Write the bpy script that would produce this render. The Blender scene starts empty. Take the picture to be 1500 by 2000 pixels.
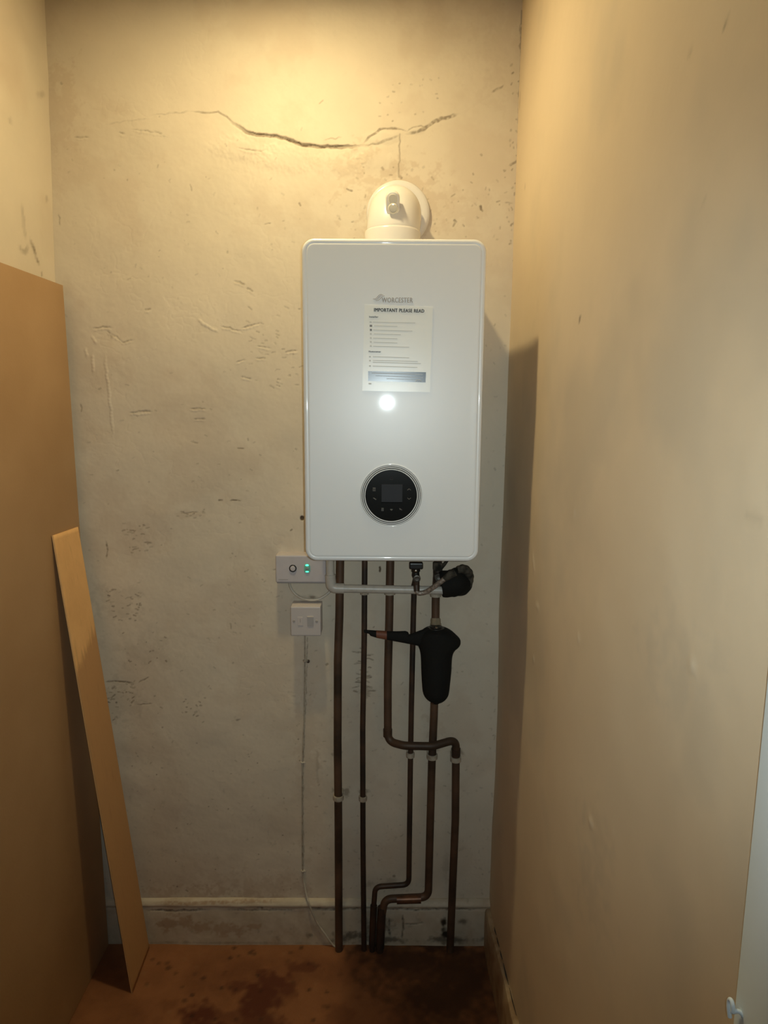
import bpy, math, random
import numpy as np
from mathutils import Vector, Matrix
LAMP, FLASH = 131.0, 34.5
random.seed(7)
rng = np.random.default_rng(11)
SC = bpy.context.scene
COL = SC.collection

# ------------------------------------------------------------------ camera
F, HY, VX, ROLL, D = 1360.0, 788.0, 747.0, math.radians(0.3), 1.9
TH = math.atan((1000 - HY) / F)
YAW = math.atan((VX - 750) / F * math.cos(TH))
FW = np.array([-math.sin(YAW) * math.cos(TH), math.cos(YAW) * math.cos(TH), -math.sin(TH)])
RT0 = np.array([math.cos(YAW), math.sin(YAW), 0.0])
UP0 = np.cross(RT0, FW)
RT = RT0 * math.cos(ROLL) + UP0 * math.sin(ROLL)
UP = UP0 * math.cos(ROLL) - RT0 * math.sin(ROLL)
CAM = np.array([0.0, -D, 1.624])


def plane_pt(px, py, n, d):
    """point where the sight line of a photo pixel meets the plane n.p = d"""
    r = FW + RT * (px - 750) / F - UP * (py - 1000) / F
    n = np.array(n, float)
    t = (d - n @ CAM) / (n @ r)
    return CAM + r * t


def PY(px, py, y):
    return plane_pt(px, py, (0, 1, 0), y)


def PZ(px, py, z):
    return plane_pt(px, py, (0, 0, 1), z)


def PX(px, py, x):
    return plane_pt(px, py, (1, 0, 0), x)


# ------------------------------------------------------------------ materials
def mat(name, base, rough=0.6, metal=0.0, spec=0.5, coat=0.0, coat_rough=0.05,
        noise=None, bump=None, emit=None):
    """noise = (scale, second colour, contrast lo, hi); bump = (scale, strength, distance)"""
    m = bpy.data.materials.new(name)
    m.use_nodes = True
    nt = m.node_tree
    b = nt.nodes['Principled BSDF']
    b.inputs['Base Color'].default_value = (*base, 1)
    b.inputs['Roughness'].default_value = rough
    b.inputs['Metallic'].default_value = metal
    b.inputs['Specular IOR Level'].default_value = spec
    b.inputs['Coat Weight'].default_value = coat
    b.inputs['Coat Roughness'].default_value = coat_rough
    tc = nt.nodes.new('ShaderNodeTexCoord')
    if noise:
        n = nt.nodes.new('ShaderNodeTexNoise')
        n.inputs['Scale'].default_value = noise[0]
        n.inputs['Detail'].default_value = 6
        mp = nt.nodes.new('ShaderNodeMapRange')
        mp.inputs['From Min'].default_value = noise[2]
        mp.inputs['From Max'].default_value = noise[3]
        mx = nt.nodes.new('ShaderNodeMix')
        mx.data_type = 'RGBA'
        mx.inputs['A'].default_value = (*base, 1)
        mx.inputs['B'].default_value = (*noise[1], 1)
        nt.links.new(tc.outputs['Object'], n.inputs['Vector'])
        nt.links.new(n.outputs['Fac'], mp.inputs['Value'])
        nt.links.new(mp.outputs['Result'], mx.inputs['Factor'])
        nt.links.new(mx.outputs['Result'], b.inputs['Base Color'])
    if bump:
        n2 = nt.nodes.new('ShaderNodeTexNoise')
        n2.inputs['Scale'].default_value = bump[0]
        n2.inputs['Detail'].default_value = 5
        bp = nt.nodes.new('ShaderNodeBump')
        bp.inputs['Strength'].default_value = bump[1]
        bp.inputs['Distance'].default_value = bump[2]
        nt.links.new(tc.outputs['Object'], n2.inputs['Vector'])
        nt.links.new(n2.outputs['Fac'], bp.inputs['Height'])
        nt.links.new(bp.outputs['Normal'], b.inputs['Normal'])
    if emit:
        b.inputs['Emission Color'].default_value = (*emit[0], 1)
        b.inputs['Emission Strength'].default_value = emit[1]
    return m


def mat_painted(name, base, base2, dirt, stain, chip, rough=0.7, nscale=3.0, bump=(60, 0.16, 0.003), spec=0.3):
    """plaster/board/floor whose dirt, stains and bare chips follow the mesh attribute 'wear' (r, g, b)"""
    m = bpy.data.materials.new(name)
    m.use_nodes = True
    nt = m.node_tree
    L = nt.links
    b = nt.nodes['Principled BSDF']
    b.inputs['Roughness'].default_value = rough
    b.inputs['Specular IOR Level'].default_value = spec
    tc = nt.nodes.new('ShaderNodeTexCoord')
    at = nt.nodes.new('ShaderNodeAttribute')
    at.attribute_name = 'wear_shade'
    sp = nt.nodes.new('ShaderNodeSeparateColor')
    L.new(at.outputs['Color'], sp.inputs['Color'])
    n = nt.nodes.new('ShaderNodeTexNoise')
    n.inputs['Scale'].default_value = nscale
    n.inputs['Detail'].default_value = 8
    n.inputs['Roughness'].default_value = 0.62
    L.new(tc.outputs['Object'], n.inputs['Vector'])
    mp = nt.nodes.new('ShaderNodeMapRange')
    mp.inputs['From Min'].default_value = 0.35
    mp.inputs['From Max'].default_value = 0.65
    L.new(n.outputs['Fac'], mp.inputs['Value'])

    def mix(fac, a, bcol):
        x = nt.nodes.new('ShaderNodeMix')
        x.data_type = 'RGBA'
        L.new(fac, x.inputs['Factor'])
        if isinstance(a, tuple):
            x.inputs['A'].default_value = (*a, 1)
        else:
            L.new(a, x.inputs['A'])
        x.inputs['B'].default_value = (*bcol, 1)
        return x.outputs['Result']
    c = mix(mp.outputs['Result'], base, base2)
    c = mix(sp.outputs['Blue'], c, chip)
    c = mix(sp.outputs['Green'], c, stain)
    c = mix(sp.outputs['Red'], c, dirt)
    L.new(c, b.inputs['Base Color'])
    n2 = nt.nodes.new('ShaderNodeTexNoise')
    n2.inputs['Scale'].default_value = bump[0]
    n2.inputs['Detail'].default_value = 6
    bp = nt.nodes.new('ShaderNodeBump')
    bp.inputs['Strength'].default_value = bump[1]
    bp.inputs['Distance'].default_value = bump[2]
    L.new(tc.outputs['Object'], n2.inputs['Vector'])
    L.new(n2.outputs['Fac'], bp.inputs['Height'])
    L.new(bp.outputs['Normal'], b.inputs['Normal'])
    return m


M = {}
M['wall'] = mat_painted('old_cream_wall_paint', (0.635, 0.55, 0.425), (0.575, 0.50, 0.385), (0.10, 0.065, 0.035), (0.41, 0.285, 0.185), (0.66, 0.60, 0.48))
M['side'] = mat_painted('smooth_beige_wall_paint', (0.655, 0.53, 0.37), (0.61, 0.49, 0.34), (0.13, 0.09, 0.05), (0.42, 0.37, 0.29), (0.72, 0.66, 0.54), rough=0.62, nscale=2.0, bump=(45, 0.12, 0.003), spec=0.35)
M['skirt'] = mat_painted('dirty_skirting_paint', (0.57, 0.50, 0.385), (0.49, 0.42, 0.31), (0.035, 0.026, 0.017), (0.30, 0.16, 0.07), (0.62, 0.55, 0.42), rough=0.6, nscale=14.0)
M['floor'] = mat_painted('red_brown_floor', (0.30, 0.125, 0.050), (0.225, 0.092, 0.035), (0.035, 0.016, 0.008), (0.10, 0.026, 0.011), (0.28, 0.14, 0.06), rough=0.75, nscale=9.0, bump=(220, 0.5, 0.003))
M['ceiling'] = mat('ceiling_paint', (0.50, 0.45, 0.36), 0.8)
M['gloss'] = mat('white_boiler_gloss', (0.76, 0.76, 0.735), 0.34, spec=0.5, coat=0.5, coat_rough=0.042)
M['casing'] = mat('white_boiler_casing', (0.72, 0.72, 0.69), 0.4)
M['black_glass'] = mat('black_dial_glass', (0.008, 0.008, 0.007), 0.16, spec=0.35)
M['display'] = mat('dark_display', (0.014, 0.014, 0.016), 0.55, spec=0.25)
M['icon'] = mat('grey_icon_print', (0.12, 0.12, 0.115), 0.5)
M['icon_dim'] = mat('dim_icon_print', (0.03, 0.03, 0.03), 0.5)
M['ring_dark'] = mat('dark_dial_groove', (0.022, 0.020, 0.018), 0.6)
M['ring_mid'] = mat('grey_dial_groove', (0.33, 0.32, 0.30), 0.5)
M['logo'] = mat('silver_brown_logo', (0.36, 0.30, 0.24), 0.4, metal=0.3)
M['paper'] = mat('white_sticker_paper', (0.82, 0.81, 0.74), 0.27, spec=0.4)
M['ink'] = mat('black_ink', (0.06, 0.055, 0.05), 0.5)
M['ink_grey'] = mat('grey_ink', (0.56, 0.55, 0.50), 0.5)
M['navy'] = mat('dark_navy_ink', (0.035, 0.042, 0.055), 0.22, spec=0.5)
M['pale_ink'] = mat('pale_blue_ink', (0.42, 0.46, 0.50), 0.45)
M['flue'] = mat('white_flue_plastic', (0.66, 0.63, 0.59), 0.25, spec=0.5)
M['clear'] = mat('milky_cap_plastic', (0.60, 0.56, 0.47), 0.15, spec=0.6)
M['plastic'] = mat('white_plastic', (0.50, 0.46, 0.46), 0.4, noise=(40, (0.47, 0.435, 0.43), 0.4, 0.7))
M['switch'] = mat('aged_white_plastic', (0.50, 0.455, 0.43), 0.4)
M['switch_dark'] = mat('grey_plastic', (0.33, 0.30, 0.27), 0.5)
M['wood_top'] = mat('pale_wooden_pattress', (0.55, 0.38, 0.22), 0.7)
M['led'] = mat('green_lamp_glow', (0.05, 0.4, 0.3), 0.3, emit=((0.10, 1.0, 0.55), 1.5))
M['led_lens'] = mat('green_lens', (0.16, 0.36, 0.28), 0.25, emit=((0.05, 0.8, 0.45), 0.06))
M['upvc'] = mat('white_waste_pipe_plastic', (0.50, 0.47, 0.41), 0.35, noise=(60, (0.40, 0.37, 0.31), 0.5, 0.75))
M['copper'] = mat('tarnished_copper', (0.125, 0.070, 0.040), 0.55, metal=0.25, noise=(9, (0.048, 0.030, 0.018), 0.36, 0.62))
M['copper_dark'] = mat('blackened_copper', (0.075, 0.043, 0.026), 0.5, metal=0.3, noise=(14, (0.035, 0.026, 0.02), 0.38, 0.6))
M['copper_bright'] = mat('bare_copper_joint', (0.20, 0.095, 0.05), 0.4, metal=0.55, noise=(30, (0.09, 0.045, 0.028), 0.4, 0.65))
M['brass'] = mat('dull_brass', (0.33, 0.28, 0.19), 0.42, metal=0.5)
M['clip'] = mat('dirty_white_clip_plastic', (0.41, 0.36, 0.28), 0.5, noise=(90, (0.27, 0.225, 0.16), 0.45, 0.7))
M['foam'] = mat('black_foam', (0.011, 0.011, 0.0095), 0.85, spec=0.2, bump=(160, 0.5, 0.002))
M['foam_brown'] = mat('dusty_black_foam', (0.085, 0.073, 0.055), 0.9, spec=0.15, noise=(34, (0.016, 0.015, 0.012), 0.42, 0.62), bump=(70, 0.8, 0.006))
M['rust'] = mat('rust_orange_band', (0.17, 0.058, 0.028), 0.6)
M['black_plastic'] = mat('black_plastic', (0.014, 0.013, 0.012), 0.35)
M['grey_metal'] = mat('grey_valve_metal', (0.10, 0.09, 0.075), 0.4, metal=0.6)
M['chrome'] = mat('bright_screw', (0.75, 0.72, 0.66), 0.25, metal=1.0)
M['braid'] = mat('braided_steel_hose', (0.42, 0.36, 0.30), 0.42, metal=0.45, noise=(150, (0.20, 0.165, 0.135), 0.42, 0.62), bump=(400, 0.6, 0.002))
M['cable'] = mat('white_cable', (0.55, 0.50, 0.41), 0.5, noise=(25, (0.38, 0.33, 0.26), 0.4, 0.7))
M['hardboard'] = mat('brown_hardboard', (0.42, 0.262, 0.128), 0.62, noise=(3.5, (0.37, 0.222, 0.102), 0.35, 0.65), bump=(180, 0.12, 0.002))
M['plank'] = mat_painted('raw_timber', (0.82, 0.49, 0.205), (0.74, 0.435, 0.18), (0.10, 0.055, 0.025), (0.50, 0.275, 0.115), (0.62, 0.38, 0.16), rough=0.65, nscale=11.0, bump=(120, 0.2, 0.002))
M['trim'] = mat('white_gloss_door_trim', (0.74, 0.84, 0.91), 0.55, spec=0.3, noise=(10, (0.70, 0.80, 0.87), 0.4, 0.7))
M['globe'] = mat('glowing_lamp_lens', (0.9, 0.85, 0.7), 0.4, emit=((1.0, 0.81, 0.445), LAMP * 5))
M['lamp_white'] = mat('white_lampholder', (0.7, 0.68, 0.62), 0.4)


# ------------------------------------------------------------------ mesh helpers
class MB:
    def __init__(self):
        self.v = []
        self.f = []

    def add(self, verts, faces):
        o = len(self.v)
        self.v += [tuple(map(float, p)) for p in verts]
        self.f += [[i + o for i in f] for f in faces]
        return self

    def rings(self, rings, cap0=True, cap1=True, closed=True):
        n = len(rings[0])
        vs = [p for r in rings for p in r]
        fs = []
        for i in range(len(rings) - 1):
            for j in range(n if closed else n - 1):
                k = (j + 1) % n
                fs.append([i * n + j, i * n + k, (i + 1) * n + k, (i + 1) * n + j])
        if cap0:
            fs.append(list(range(n))[::-1])
        if cap1:
            fs.append([(len(rings) - 1) * n + j for j in range(n)])
        return self.add(vs, fs)

    def tube(self, path, r, seg=20, cap=True, squash=None):
        pts = [Vector(p) for p in path]
        n = len(pts)
        rr = r if isinstance(r, (list, tuple)) else [r] * n
        tang = []
        for i in range(n):
            t = pts[min(i + 1, n - 1)] - pts[max(i - 1, 0)]
            tang.append(t.normalized())
        a = Vector((0, 1, 0)) if abs(tang[0].y) < 0.9 else Vector((1, 0, 0))
        u = (a - tang[0] * a.dot(tang[0])).normalized()
        rings = []
        for i in range(n):
            u = (u - tang[i] * u.dot(tang[i])).normalized()
            w = tang[i].cross(u)
            su = squash if squash else 1.0
            rings.append([pts[i] + (u * math.cos(q) * su + w * math.sin(q)) * rr[i]
                          for q in [2 * math.pi * k / seg for k in range(seg)]])
        return self.rings(rings, cap, cap)

    def lathe(self, prof, origin, axis=(0, 0, 1), seg=40, cap0=True, cap1=True):
        """prof: (radius, height along axis)"""
        ax = Vector(axis).normalized()
        q = Vector((0, 0, 1)).rotation_difference(ax)
        o = Vector(origin)
        rings = []
        for (r, h) in prof:
            rings.append([o + q @ Vector((r * math.cos(a), r * math.sin(a), h))
                          for a in [2 * math.pi * k / seg for k in range(seg)]])
        return self.rings(rings, cap0, cap1)

    def box(self, x0, x1, y0, y1, z0, z1, b=0.0):
        """box with softened edges (b)"""
        if b <= 0:
            vs = [(x, y, z) for x in (x0, x1) for y in (y0, y1) for z in (z0, z1)]
            return self.add(vs, [[0, 1, 3, 2], [4, 6, 7, 5], [0, 4, 5, 1], [2, 3, 7, 6], [0, 2, 6, 4], [1, 5, 7, 3]])
        loops = []
        for (ins, y) in [(b, y1), (0, y1 - b), (0, y0 + b), (b * 0.3, y0 + b * 0.3), (b, y0), (b + 0.0006, y0)]:
            loops.append(rrect3((x0 + x1) / 2, (z0 + z1) / 2, x1 - x0, z1 - z0, b * 1.2, ins, y))
        return self.rings(loops)

    def build(self, name, m, parent=None, smooth=35, loc=None):
        me = bpy.data.meshes.new(name)
        v = self.v
        if loc is not None:
            v = [(p[0] - loc[0], p[1] - loc[1], p[2] - loc[2]) for p in v]
        me.from_pydata(v, [], self.f)
        me.update()
        import bmesh
        bm = bmesh.new()
        bm.from_mesh(me)
        bmesh.ops.recalc_face_normals(bm, faces=bm.faces)
        bm.to_mesh(me)
        bm.free()
        if smooth:
            me.polygons.foreach_set('use_smooth', [True] * len(me.polygons))
            me.set_sharp_from_angle(angle=math.radians(smooth))
        me.materials.append(m)
        o = bpy.data.objects.new(name, me)
        COL.objects.link(o)
        if loc is not None:
            o.location = loc
        if parent is not None:
            o.parent = parent
            pw = world_loc(parent)
            o.location = Vector(o.location) - pw
        return o


def world_loc(o):
    p = Vector((0, 0, 0))
    while o is not None:
        p += o.location
        o = o.parent
    return p


def rrect3(cx, cz, w, h, r, ins, y, n=6):
    w, h = w - 2 * ins, h - 2 * ins
    r = max(r - ins, 0.0004)
    out = []
    for (sx, sz, a0) in ((1, 1, 0), (-1, 1, 90), (-1, -1, 180), (1, -1, 270)):
        for k in range(n + 1):
            a = math.radians(a0 + 90 * k / n)
            out.append((cx + sx * (w / 2 - r) + r * math.cos(a), y, cz + sz * (h / 2 - r) + r * math.sin(a)))
    return out


def thing(name, label, cat, loc, group=None):
    o = bpy.data.objects.new(name, None)
    o.empty_display_size = 0.05
    COL.objects.link(o)
    o.location = loc
    tag(o, label, cat, group)
    return o


def tag(o, label, cat, group=None):
    o['label'] = label
    o['category'] = cat
    if group:
        o['group'] = group
    return o


def struct(o):
    o['kind'] = 'structure'
    return o


def fillet(pts, r, n=8):
    """round the corners of a polyline; r is one radius or one per inner corner"""
    P = [Vector(p) for p in pts]
    out = [P[0]]
    for i in range(1, len(P) - 1):
        rad = r[i - 1] if isinstance(r, (list, tuple)) else r
        a = (P[i - 1] - P[i])
        b = (P[i + 1] - P[i])
        la, lb = a.length, b.length
        a.normalize()
        b.normalize()
        ang = a.angle(b)
        t = min(rad / max(math.tan(ang / 2), 1e-3), la * 0.49, lb * 0.49)
        p0, p1 = P[i] + a * t, P[i] + b * t
        for k in range(n + 1):
            s = k / n
            out.append(p0 * (1 - s) ** 2 + P[i] * 2 * s * (1 - s) + p1 * s * s)
    out.append(P[-1])
    # subdivide long straights so noise-free tubes still get rings
    res = [out[0]]
    for q in out[1:]:
        d = (q - res[-1]).length
        if d < 1e-6:
            continue
        res.append(q)
    return res


def spline(pts, n=10):
    P = [Vector(p) for p in pts]
    P = [P[0] * 2 - P[1]] + P + [P[-1] * 2 - P[-2]]
    out = []
    for i in range(1, len(P) - 2):
        for k in range(n):
            t = k / n
            a, b, c, d = P[i - 1], P[i], P[i + 1], P[i + 2]
            out.append(0.5 * ((2 * b) + (c - a) * t + (2 * a - 5 * b + 4 * c - d) * t * t + (3 * b - a - 3 * c + d) * t ** 3))
    out.append(P[-2])
    return out


def text_mesh(body, size, bold=0.0, spacing=1.12, thick=0.0004):
    cu = bpy.data.curves.new('lettering_source', 'FONT')
    cu.body = body
    cu.size = size
    cu.offset = bold
    cu.space_character = spacing
    cu.extrude = thick / 2
    cu.resolution_u = 3
    ob = bpy.data.objects.new('lettering_source', cu)
    COL.objects.link(ob)
    dg = bpy.context.evaluated_depsgraph_get()
    dg.update()
    me = bpy.data.meshes.new_from_object(ob.evaluated_get(dg))
    bpy.data.objects.remove(ob)
    bpy.data.curves.remove(cu)
    return me


def place_text(name, body, p_left, p_right, height, m, parent, bold=0.0, y_off=0.0, fat=0.0):
    """lettering standing in a wall-parallel plane, from p_left to p_right (baseline), letter height given"""
    me = text_mesh(body, 1.0, bold)
    co = np.empty(len(me.vertices) * 3)
    me.vertices.foreach_get('co', co)
    co = co.reshape(-1, 3)
    x0, x1 = co[:, 0].min(), co[:, 0].max()
    hz = 0.70
    pl, pr = np.array(p_left, float), np.array(p_right, float)
    wid = np.linalg.norm(pr - pl)
    ex = (pr - pl) / wid
    ez = np.cross(ex, np.array([0, 1.0, 0]))
    sx = wid / (x1 - x0)
    sz = height / hz
    out = pl + np.outer((co[:, 0] - x0) * sx, ex) + np.outer(co[:, 1] * sz, ez) + np.outer(-(co[:, 2]), [0, 1.0, 0])
    out[:, 1] += y_off
    out -= np.array(world_loc(parent))
    me.vertices.foreach_set('co', out.ravel())
    me.update()
    if fat:
        import bmesh
        bm = bmesh.new()
        for dx, dz in ((-fat, 0.0), (fat, 0.0), (0.0, fat * 0.6), (0.0, -fat * 0.6)):
            m2 = me.copy()
            m2.transform(Matrix.Translation((dx, -0.00002 * (dx > 0), dz)))
            bm.from_mesh(m2)
            bpy.data.meshes.remove(m2)
        bm.to_mesh(me)
        bm.free()
    me.materials.clear()
    me.materials.append(m)
    o = bpy.data.objects.new(name, me)
    COL.objects.link(o)
    o.parent = parent
    me.name = name
    return o


# ------------------------------------------------------------------ worn sheets (walls, floor, skirting)
def vnoise(shape, cells):
    gy, gx = max(2, int(shape[0] / cells) + 3), max(2, int(shape[1] / cells) + 3)
    g = rng.random((gy, gx))
    y = np.arange(shape[0]) / cells
    x = np.arange(shape[1]) / cells
    yi, xi = y.astype(int), x.astype(int)
    fy, fx = y - yi, x - xi
    fy = fy * fy * (3 - 2 * fy)
    fx = fx * fx * (3 - 2 * fx)
    a = g[np.ix_(yi, xi)] * (1 - fx) + g[np.ix_(yi, xi + 1)] * fx
    b = g[np.ix_(yi + 1, xi)] * (1 - fx) + g[np.ix_(yi + 1, xi + 1)] * fx
    return a * (1 - fy)[:, None] + b * fy[:, None] - 0.5


def fbm(shape, cells, octv=4, gain=0.5):
    out = np.zeros(shape)
    amp = 1.0
    for _ in range(octv):
        if cells < 1.2:
            break
        out += amp * vnoise(shape, cells)
        cells /= 2.03
        amp *= gain
    return out


class Sheet:
    """a gridded surface: u along, v up, h = relief outwards, wear channels d(irt), s(tain), c(hip)"""

    def __init__(self, u0, u1, v0, v1, res, to_uv):
        self.nu = int((u1 - u0) / res) + 1
        self.nv = int((v1 - v0) / res) + 1
        self.u = np.linspace(u0, u1, self.nu)
        self.v = np.linspace(v0, v1, self.nv)
        self.res = res
        self.h = np.zeros((self.nv, self.nu))
        self.ch = {k: np.zeros((self.nv, self.nu)) for k in 'dsc'}
        self.rag = fbm((self.nv, self.nu), max(2.5, 0.006 / res), 2)
        self.rag2 = fbm((self.nv, self.nu), max(3, 0.02 / res), 3)
        self.to_uv = to_uv
        self.hs, self.ds, self.cs, self.ws = 1.0, 1.0, 1.0, 1.0

    def stroke(self, pts, w=2.0, s=0.8, ch='d', h=0.0, taper=True, rag=0.6, soft=1.0, px=True, unit=0.00142, wob=0.8):
        """w = full width in photo pixels (about 1.4 mm on the back wall)"""
        uv = [np.array(self.to_uv(*p)) for p in pts] if px else [np.array(p) for p in pts]
        if len(uv) == 1:
            uv = [uv[0], uv[0] + 1e-5]
        h *= self.hs
        s *= self.ds if ch == 'd' else self.cs
        hw = max(w * self.ws * unit / 2, 0.55 * self.res)
        if wob and len(uv) > 1:
            fine = []
            for i in range(len(uv) - 1):
                ln_ = np.linalg.norm(uv[i + 1] - uv[i])
                kk = max(1, int(ln_ / (6 * unit)))
                nv_ = np.array([-(uv[i + 1] - uv[i])[1], (uv[i + 1] - uv[i])[0]]) / (ln_ + 1e-9)
                for q in range(kk):
                    off = 0.0 if (i == 0 and q == 0) else random.gauss(0, wob * unit)
                    fine.append(uv[i] + (uv[i + 1] - uv[i]) * q / kk + nv_ * off)
            uv = fine + [uv[-1]]
        seg = [np.linalg.norm(uv[i + 1] - uv[i]) for i in range(len(uv) - 1)]
        tot = sum(seg) + 1e-9
        pad = hw * 3 + 2 * self.res
        acc = 0.0
        for i in range(len(uv) - 1):
            a, b = uv[i], uv[i + 1]
            i0, i1 = np.searchsorted(self.u, [min(a[0], b[0]) - pad, max(a[0], b[0]) + pad])
            j0, j1 = np.searchsorted(self.v, [min(a[1], b[1]) - pad, max(a[1], b[1]) + pad])
            if i1 <= i0 or j1 <= j0:
                acc += seg[i]
                continue
            U, V = np.meshgrid(self.u[i0:i1], self.v[j0:j1])
            d = b - a
            L2 = d @ d + 1e-12
            t = np.clip(((U - a[0]) * d[0] + (V - a[1]) * d[1]) / L2, 0, 1)
            dist = np.hypot(U - a[0] - t * d[0], V - a[1] - t * d[1])
            al = (acc + t * seg[i]) / tot
            ww = hw * (1 + rag * 1.4 * self.rag2[j0:j1, i0:i1])
            if taper:
                ww = ww * np.clip(np.minimum(al, 1 - al) * 7 + 0.25, 0, 1)
            ww = np.maximum(ww, 0.35 * self.res)
            k = np.clip(1.0 + (ww - dist) / (ww * soft + 0.4 * self.res), 0, 1)
            k = k * k * (3 - 2 * k)
            if taper:
                k = k * np.clip(np.minimum(al, 1 - al) * 5 + 0.12, 0, 1)
            val = k * s * np.clip(1 + rag * 1.6 * self.rag[j0:j1, i0:i1], 0, 1.3)
            c = self.ch[ch]
            c[j0:j1, i0:i1] = np.maximum(c[j0:j1, i0:i1], np.clip(val, 0, 1))
            if h:
                hh = self.h[j0:j1, i0:i1]
                if h < 0:
                    hh[:] = np.minimum(hh, hh * (1 - k) + h * k) if False else hh + h * k * 0.999
                else:
                    hh[:] = hh + h * k
            acc += seg[i]

    def blob(self, c, rx, ry, s=0.5, ch='s', h=0.0, rough=0.9, soft=0.6, unit=0.00142):
        """soft irregular patch, radii in photo pixels"""
        p = self.to_uv(*c)
        a, b = rx * unit, ry * unit
        i0, i1 = np.searchsorted(self.u, [p[0] - 1.8 * a, p[0] + 1.8 * a])
        j0, j1 = np.searchsorted(self.v, [p[1] - 1.8 * b, p[1] + 1.8 * b])
        if i1 <= i0 or j1 <= j0:
            return
        U, V = np.meshgrid(self.u[i0:i1], self.v[j0:j1])
        d = np.hypot((U - p[0]) / a, (V - p[1]) / b) + rough * (self.rag2[j0:j1, i0:i1] + 0.5 * self.rag[j0:j1, i0:i1])
        k = np.clip((1 - d) / soft, 0, 1)
        k = k * k * (3 - 2 * k)
        cc = self.ch[ch]
        cc[j0:j1, i0:i1] = np.maximum(cc[j0:j1, i0:i1], k * s)
        self.h[j0:j1, i0:i1] += h * k

    def flecks(self, box, n, ln=(2, 10), w=(0.9, 1.8), s=(0.3, 0.8), ang=(0, 180), ch='d', h=0.0):
        x0, y0, x1, y1 = box
        for _ in range(n):
            x, y = random.uniform(x0, x1), random.uniform(y0, y1)
            a = math.radians(random.uniform(*ang))
            l = random.uniform(*ln) / 2
            k = random.uniform(-0.35, 0.35)
            w_ = random.uniform(*w) * 1.15
            self.stroke([(x - l * math.cos(a), y - l * math.sin(a)), (x + k * l, y + k * l * 0.6), (x + l * math.cos(a), y + l * math.sin(a))],
                        w_, random.uniform(*s), ch, h, rag=0.35)

    def build(self, name, m, pos, normal, thick=0.0):
        """pos(U, V) -> xyz arrays; normal outward vector"""
        U, V = np.meshgrid(self.u, self.v)
        P = np.stack(pos(U, V), -1) + self.h[..., None] * np.array(normal, float)
        nv, nu = self.nv, self.nu
        co = P.reshape(-1, 3)
        idx = np.arange(nu * nv).reshape(nv, nu)
        q = np.stack([idx[:-1, :-1], idx[:-1, 1:], idx[1:, 1:], idx[1:, :-1]], -1).reshape(-1, 4)
        e1 = P[0, 1] - P[0, 0]
        e2 = P[1, 0] - P[0, 0]
        if np.dot(np.cross(e1, e2), normal) < 0:
            q = q[:, ::-1]
        faces = q
        if thick:
            border = np.concatenate([idx[0, :-1], idx[:-1, -1], idx[-1, :0:-1], idx[:0:-1, 0]])
            back = np.array([pos(U.ravel()[i:i + 1], V.ravel()[i:i + 1]) for i in border]).reshape(-1, 3) - thick * np.array(normal, float)
            o = len(co)
            co = np.vstack([co, back])
            nb = len(border)
            k = np.arange(nb)
            side = np.stack([border, o + k, o + (k + 1) % nb, border[(k + 1) % nb]], -1)
            corner = [o, o + nu - 1, o + nu - 1 + nv - 1, o + 2 * (nu - 1) + nv - 1]
            faces = np.vstack([q, side, np.array([corner])])
        me = bpy.data.meshes.new(name)
        nf = len(faces)
        me.vertices.add(len(co))
        me.vertices.foreach_set('co', co.astype(np.float32).ravel())
        me.loops.add(nf * 4)
        me.loops.foreach_set('vertex_index', faces.astype(np.int32).ravel())
        me.polygons.add(nf)
        me.polygons.foreach_set('loop_start', (np.arange(nf) * 4).astype(np.int32))
        me.polygons.foreach_set('loop_total', np.full(nf, 4, np.int32))
        sm = np.ones(nf, bool)
        sm[len(q):] = False
        me.polygons.foreach_set('use_smooth', sm)
        me.update(calc_edges=True)
        at = me.attributes.new('wear_shade', 'FLOAT_COLOR', 'POINT')
        colr = np.zeros((len(co), 4), np.float32)
        for i, k in enumerate('dsc'):
            colr[:nu * nv, i] = self.ch[k].ravel()
        colr[:, 3] = 1
        at.data.foreach_set('color', colr.ravel())
        me.materials.append(m)
        ob = bpy.data.objects.new(name, me)
        COL.objects.link(ob)
        return ob


# ================================================================== THE ROOM
ZTOP = 2.645
XL0, XLK = -0.925, 0.0325      # left wall leans: x = XL0 + XLK z
XR0, XRK = 0.329, 0.0040       # right wall


def uv_back(px, py):
    p = PY(px, py, 0.0)
    return p[0], p[2]


def uv_right(px, py):
    p = plane_pt(px, py, (1, 0, -XRK), XR0)
    return p[1], p[2]


def uv_left(px, py):
    p = plane_pt(px, py, (1, 0, -XLK), XL0)
    return p[1], p[2]


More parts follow.
